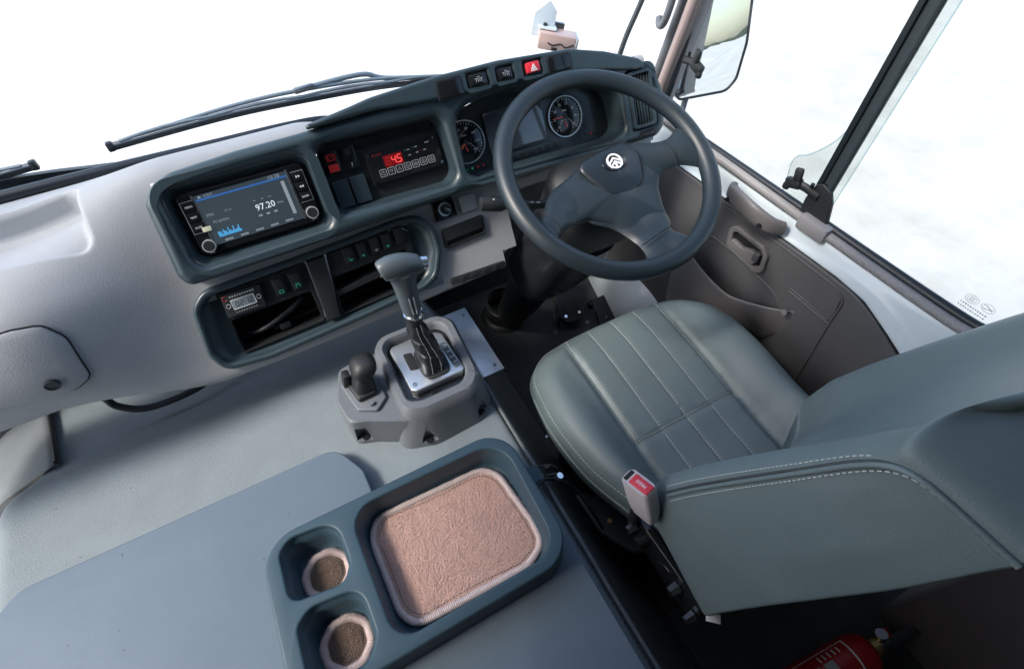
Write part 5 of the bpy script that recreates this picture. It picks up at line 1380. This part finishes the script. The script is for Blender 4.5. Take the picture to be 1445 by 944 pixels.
tag(tube('grab_handle', gh, .0085, 'console'), 'short curved grey grab handle on the windscreen pillar', 'grab handle')

# ================================================================== windscreen, wipers and cowl
ws = thing('windscreen', 'wide clear windscreen rising from behind the dashboard', 'windscreen', (-.55, .42, .83))
rows = []
for k in range(13):
    s = k/12; z = lerp(.80, 1.66, s); dy = -.16*(z-.83)
    rows.append([Vector((x, y+dy, z))-Vector((-.55, .42, .83)) for x, y in [(p.x, p.y) for p in catmull([(-1.62, .385, 0), (-1.2, .418, 0), (-.55, .432, 0), (-.1, .428, 0), (.2, .412, 0), (.33, .390, 0), (.395, .352, 0), (.402, .335, 0)], 6)]])
loft('glass', rows, 'glass', ws, sharp=0)
cw = catmull([(-1.6, .462, .842), (-1.2, .468, .838), (-1.0, .470, .832), (-.93, .472, .826), (-.86, .474, .815), (-.7, .478, .79), (-.4, .478, .75)], 6)
rows = [[Vector(p)+Vector(d)-Vector((-.55, .42, .83)) for d in ((0, -.010, .014), (0, .004, .012), (0, .006, -.004), (0, -.012, -.022))] for p in cw]
loft('lower_frame', rows, 'rubber', ws, sharp=40)
def wiper(label, P, mid, end):
    o = thing('wiper', label, 'wiper', P[0], group='windscreen wipers')
    q0 = Vector(P[0])
    Q = [Vector(p)-q0 for p in P]
    pt = resample(catmull(Q, 8), 40, False)
    bm = bmesh.new()
    for a, c in zip(pt, pt[1:]): pass
    rows = [[p+Vector(d) for d in ((0, -.003, .004), (0, .005, .004), (0, .005, -.005), (0, -.003, -.005))] for p in pt]
    loft('blade', rows, 'rubber', o, wrap=True, cap0=True, cap1=True)
    tube('blade_spine', [p+Vector((0, .001, .008)) for p in pt], .0018, 'steel', o, 6)
    n = len(pt); yoke = bmesh.new()
    for i0, i1 in ((1, 10), (10, 20), (20, 30), (30, 38)):
        a, c = pt[i0], pt[i1]; m_ = (a+c)/2+Vector((0, .003, .0115))
        bm_tube(yoke, [a+Vector((0, 0, .008)), a.lerp(m_, .5)+Vector((0, 0, .005)), m_, c.lerp(m_, .5)+Vector((0, 0, .005)), c+Vector((0, 0, .008))], .0032, 6)
    from_bm('yoke', yoke, 'wiperblue', o)
    main = catmull([pt[5]+Vector((0, .004, .010)), pt[13]+Vector((0, .005, .0155)), pt[20]+Vector((0, .006, .0185)), pt[28]+Vector((0, .005, .0155)), pt[35]+Vector((0, .004, .010))], 6)
    tube('bridge', main, [.0028+.0016*math.sin(math.pi*i/(len(main)-1)) for i in range(len(main))], 'wiperblue', o, 8)
    tube('arm', catmull([pt[20]+Vector((0, .006, .020)), pt[27]+Vector((0, .012, .026)), Vector(mid)-q0, Vector(end)-q0], 8), .0055, 'wiperblue', o, 8)
    box('arm_clip', pt[20]+Vector((.004, .004, .021)), (.042, .012, .011), 'steel', o, .003, rot=(0, R(-3), 0))
    box('blade_tip', pt[0]+Vector((0, 0, .003)), (.012, .012, .018), 'rubber', o, .003)
    return o
wiper('long wiper lying across the middle of the windscreen with an arm clip', [(-.812, .470, .852), (-.60, .472, .858), (-.44, .472, .853), (-.28, .472, .843), (-.10, .47, .82)], (-.25, .482, .850), (.02, .485, .80))
wiper('wiper at the far left of the windscreen, only its tip in view', [(-.936, .470, .852), (-1.05, .472, .845), (-1.25, .470, .835), (-1.60, .462, .82)], (-1.4, .482, .87), (-1.6, .485, .85))

# small camera on a bent metal bracket behind the hood
dc = thing('dashboard_camera', 'small rose gold box camera on a bent metal bracket behind the hood', 'camera', (.095, .362, .90), (R(-4), R(10), R(-30)))
box('shell', (0, 0, .002), (.082, .050, .034), 'pinkbox', dc, .004)
box('lens_frame', (.0425, 0, .003), (.006, .048, .033), 'silver', dc, .003)
box('lens', (.0455, 0, .003), (.003, .038, .023), 'lens', dc, .0015)
cyl('lens_eye', (.046, .004, .004), (.0485, .004, .004), .008, 'chrome', dc, n=20)
tube('shell_slit', catmull([(.036, -.0256, .006), (.02, -.0256, -.002), (.008, -.0256, .003), (-.008, -.0256, -.002), (-.02, -.0256, .001)], 6), .0014, 'hole', dc, 6)
box('shell_badge', (-.004, -.0254, -.009), (.012, .0012, .006), 'hole', dc, .0005)
slab('bracket', fillet([(-.055, -.020), (-.004, -.020), (-.004, .030), (-.022, .048), (-.052, .022)], .003, 3), -.0015, .0015, 'metal_white', dc, bev=.0006, loc=(-.004, .014, .022), rot=(R(78), 0, R(8)))
slab('bracket', fillet([(-.02, -.02), (.02, -.02), (.02, .024), (-.02, .024)], .003, 3), -.0015, .0015, 'metal_white', dc, bev=.0006, loc=(-.024, .010, .0225))
cyl('bracket_screw', (-.030, .006, .023), (-.030, .006, .029), .004, 'black', dc, n=12)
box('bracket_foot', (-.010, .030, .004), (.05, .012, .05), 'steel', dc, .002)

# ================================================================== outside mirror
my_, mt_ = R(-22), R(10.6)
MN = Vector((math.sin(my_)*math.cos(mt_), -math.cos(my_)*math.cos(mt_), math.sin(mt_))); MX = Vector((math.cos(my_), math.sin(my_), 0)); MY = MN.cross(MX)
om = thing('outside_mirror', 'large outside mirror in a dark frame seen through the side window', 'mirror', (.765, .50, .70), Matrix((MX, MY, MN)).transposed().to_euler())
mo = fillet([(-.094, -.140), (.060, -.122), (.087, -.086), (.094, .016), (.08, .126), (.055, .30), (-.07, .30), (-.086, .133), (-.112, -.118)], [.02, .04, .04, .1, .2, .05, .05, .2, .02], 6)
slab('housing', mo, -.045, .0, 'rubber', om, bev=.010, res=4)
slab('mirror_glass', inset(mo, .007)[::1], -.002, .0022, 'mirror', om, bev=.0004)
slab('frame', [mo, inset(mo, .0065)], -.004, .005, 'rubber', om, bev=.0015)
def Mw(p):
    q = Vector(p)-Vector((.765, .50, .70)); return Vector((q.dot(MX), q.dot(MY), q.dot(MN)))
tube('arm', [Mw(p) for p in catmull([(.425, .55, .70), (.447, .55, .78), (.485, .55, .87), (.53, .55, 1.0), (.60, .55, 1.10), (.74, .56, 1.10), (.76, .55, 1.0)], 8)], .0075, 'rubber', om, 10)
tube('lower_arm', [Mw(p) for p in [(.705, .515, .60), (.70, .515, .50), (.695, .515, .36)]], .010, 'console', om, 10)

# ================================================================== behind the seat
rb = thing('rear_bulkhead', 'dull taupe laminate bulkhead in the shadow behind the seat', 'partition', (.36, -.90, 0))
box('bulkhead_panel', (.0, -.06, .45), (.14, .24, .90), 'partition', rb, .004)
tp = thing('tread_plate', 'dark raised-pattern tread plate under the fire extinguisher', 'floor plate', (.10, -1.0, .002))
slab('plate', [(-.4, -.25), (.19, -.25), (.19, .185), (-.4, .185)], 0, .004, 'tread', tp, bev=.001)
bm = bmesh.new()
for i in range(38):
    for j in range(24):
        x, y = -.385+i*.0152, -.24+j*.0175
        bm_box(bm, (x, y, .0047), (.0150, .0032, .0018), rot=Matrix.Rotation(R(45 if (i+j) % 2 else -45), 3, 'Z'))
from_bm('tread_pattern', bm, 'tread', tp)['kind'] = 'stuff'
box('plate_edge', (-.1, .190, .006), (.60, .012, .012), 'steel', tp, .003)
fx = thing('fire_extinguisher', 'red fire extinguisher with white instruction label lying on the tread plate', 'fire extinguisher', (.03, -.860, .060), (0, R(-5), R(-5)))
bm = bmesh.new(); N_ = 40; rows = []
for x, r_ in ((-.22, .0), (-.22, .035), (-.212, .045), (-.20, .0475), (.115, .0475), (.135, .044), (.150, .036), (.158, .022), (.160, .016)):
    rows.append([(x, max(r_, .0005)*math.cos(2*math.pi*q/N_), max(r_, .0005)*math.sin(2*math.pi*q/N_)) for q in range(N_)])
bd = loft('cylinder', rows, 'red', fx, wrap=True, cap0=True, cap1=True, sharp=60)
cyl('collar', (.156, 0, 0), (.176, 0, 0), .017, 'brass', fx, n=28)
cyl('valve', (.176, 0, 0), (.200, 0, 0), .014, 'steel', fx, n=24)
box('carry_handle', (.235, -.006, .012), (.095, .020, .010), 'black', fx, .004, rot=(0, R(-6), R(-4)))
box('squeeze_lever', (.230, -.004, -.006), (.075, .018, .008), 'black', fx, .003, rot=(0, R(8), R(-4)))
cyl('pressure_gauge', (.188, .010, .012), (.188, .016, .026), .012, 'chrome', fx, n=24)
cyl('safety_pin', (.205, .004, .016), (.205, .020, .022), .004, 'red', fx, n=10)
def on_cyl(x, a, r=.0481): return (x, r*math.cos(a), r*math.sin(a))
def patch(name, x0, x1, a0, a1, m, r=.0481, parent=bd):
    rows = [[on_cyl(lerp(x0, x1, i/4), lerp(a0, a1, j/16), r) for j in range(17)] for i in range(5)]
    return loft(name, rows, m, parent, sharp=0)
a0, a1 = R(30), R(165)
for x0, x1, b0, b1 in ((.098, .102, a0, a1), (-.06, .098, a0, a0+.05), (-.06, .098, a1-.05, a1)): patch('label_border', x0, x1, b0, b1, 'white', .0480)
patch('label_heading', .066, .092, R(104), R(158), 'white', .0481)
for k in range(3): patch('label_picture', .030-.034*k, .056-.034*k, R(112), R(148), 'white', .0481)
for k in range(3): patch('label_picture', .030-.034*k, .054-.034*k, R(62), R(92), 'grey_print', .0481)
for k in range(5): patch('label_line', .078-.012*k, .081-.012*k, R(40), R(56), 'white', .0481)
for k in range(3):
    patch('label_figure', .038-.034*k, .047-.034*k, R(124), R(129), 'hole', .0484); patch('label_figure', .034-.034*k, .037-.034*k, R(118), R(140), 'red', .0484)
# black loom sagging under the dash
cb = catmull([(-1.12, .32, .56), (-1.05, .25, .48), (-1.035, .235, .445), (-.99, .222, .421), (-.91, .226, .415), (-.86, .25, .412), (-.78, .32, .42)], 8)
tag(tube('cable', cb, .0075, 'black'), 'black cable loom sagging in the gap under the left of the dashboard', 'cable')
# distant hedge round the yard (seen in the mirror)
bm = bmesh.new(); rows = []
for k in range(121):
    a = 2*math.pi*k/120; h = 3+1.6*noise.noise((math.cos(a)*6, math.sin(a)*6, 0))
    rows.append([(r_*math.cos(a), r_*math.sin(a), z) for r_, z in ((300, -1.05), (301, -1.05+h), (310, -1.05+h*.9), (320, -1.05))])
o = loft('treeline', rows, mat('far_foliage', (.05, .07, .05), .9, var=.3, vscale=.2), None, sharp=0); tag(o, kind='stuff')
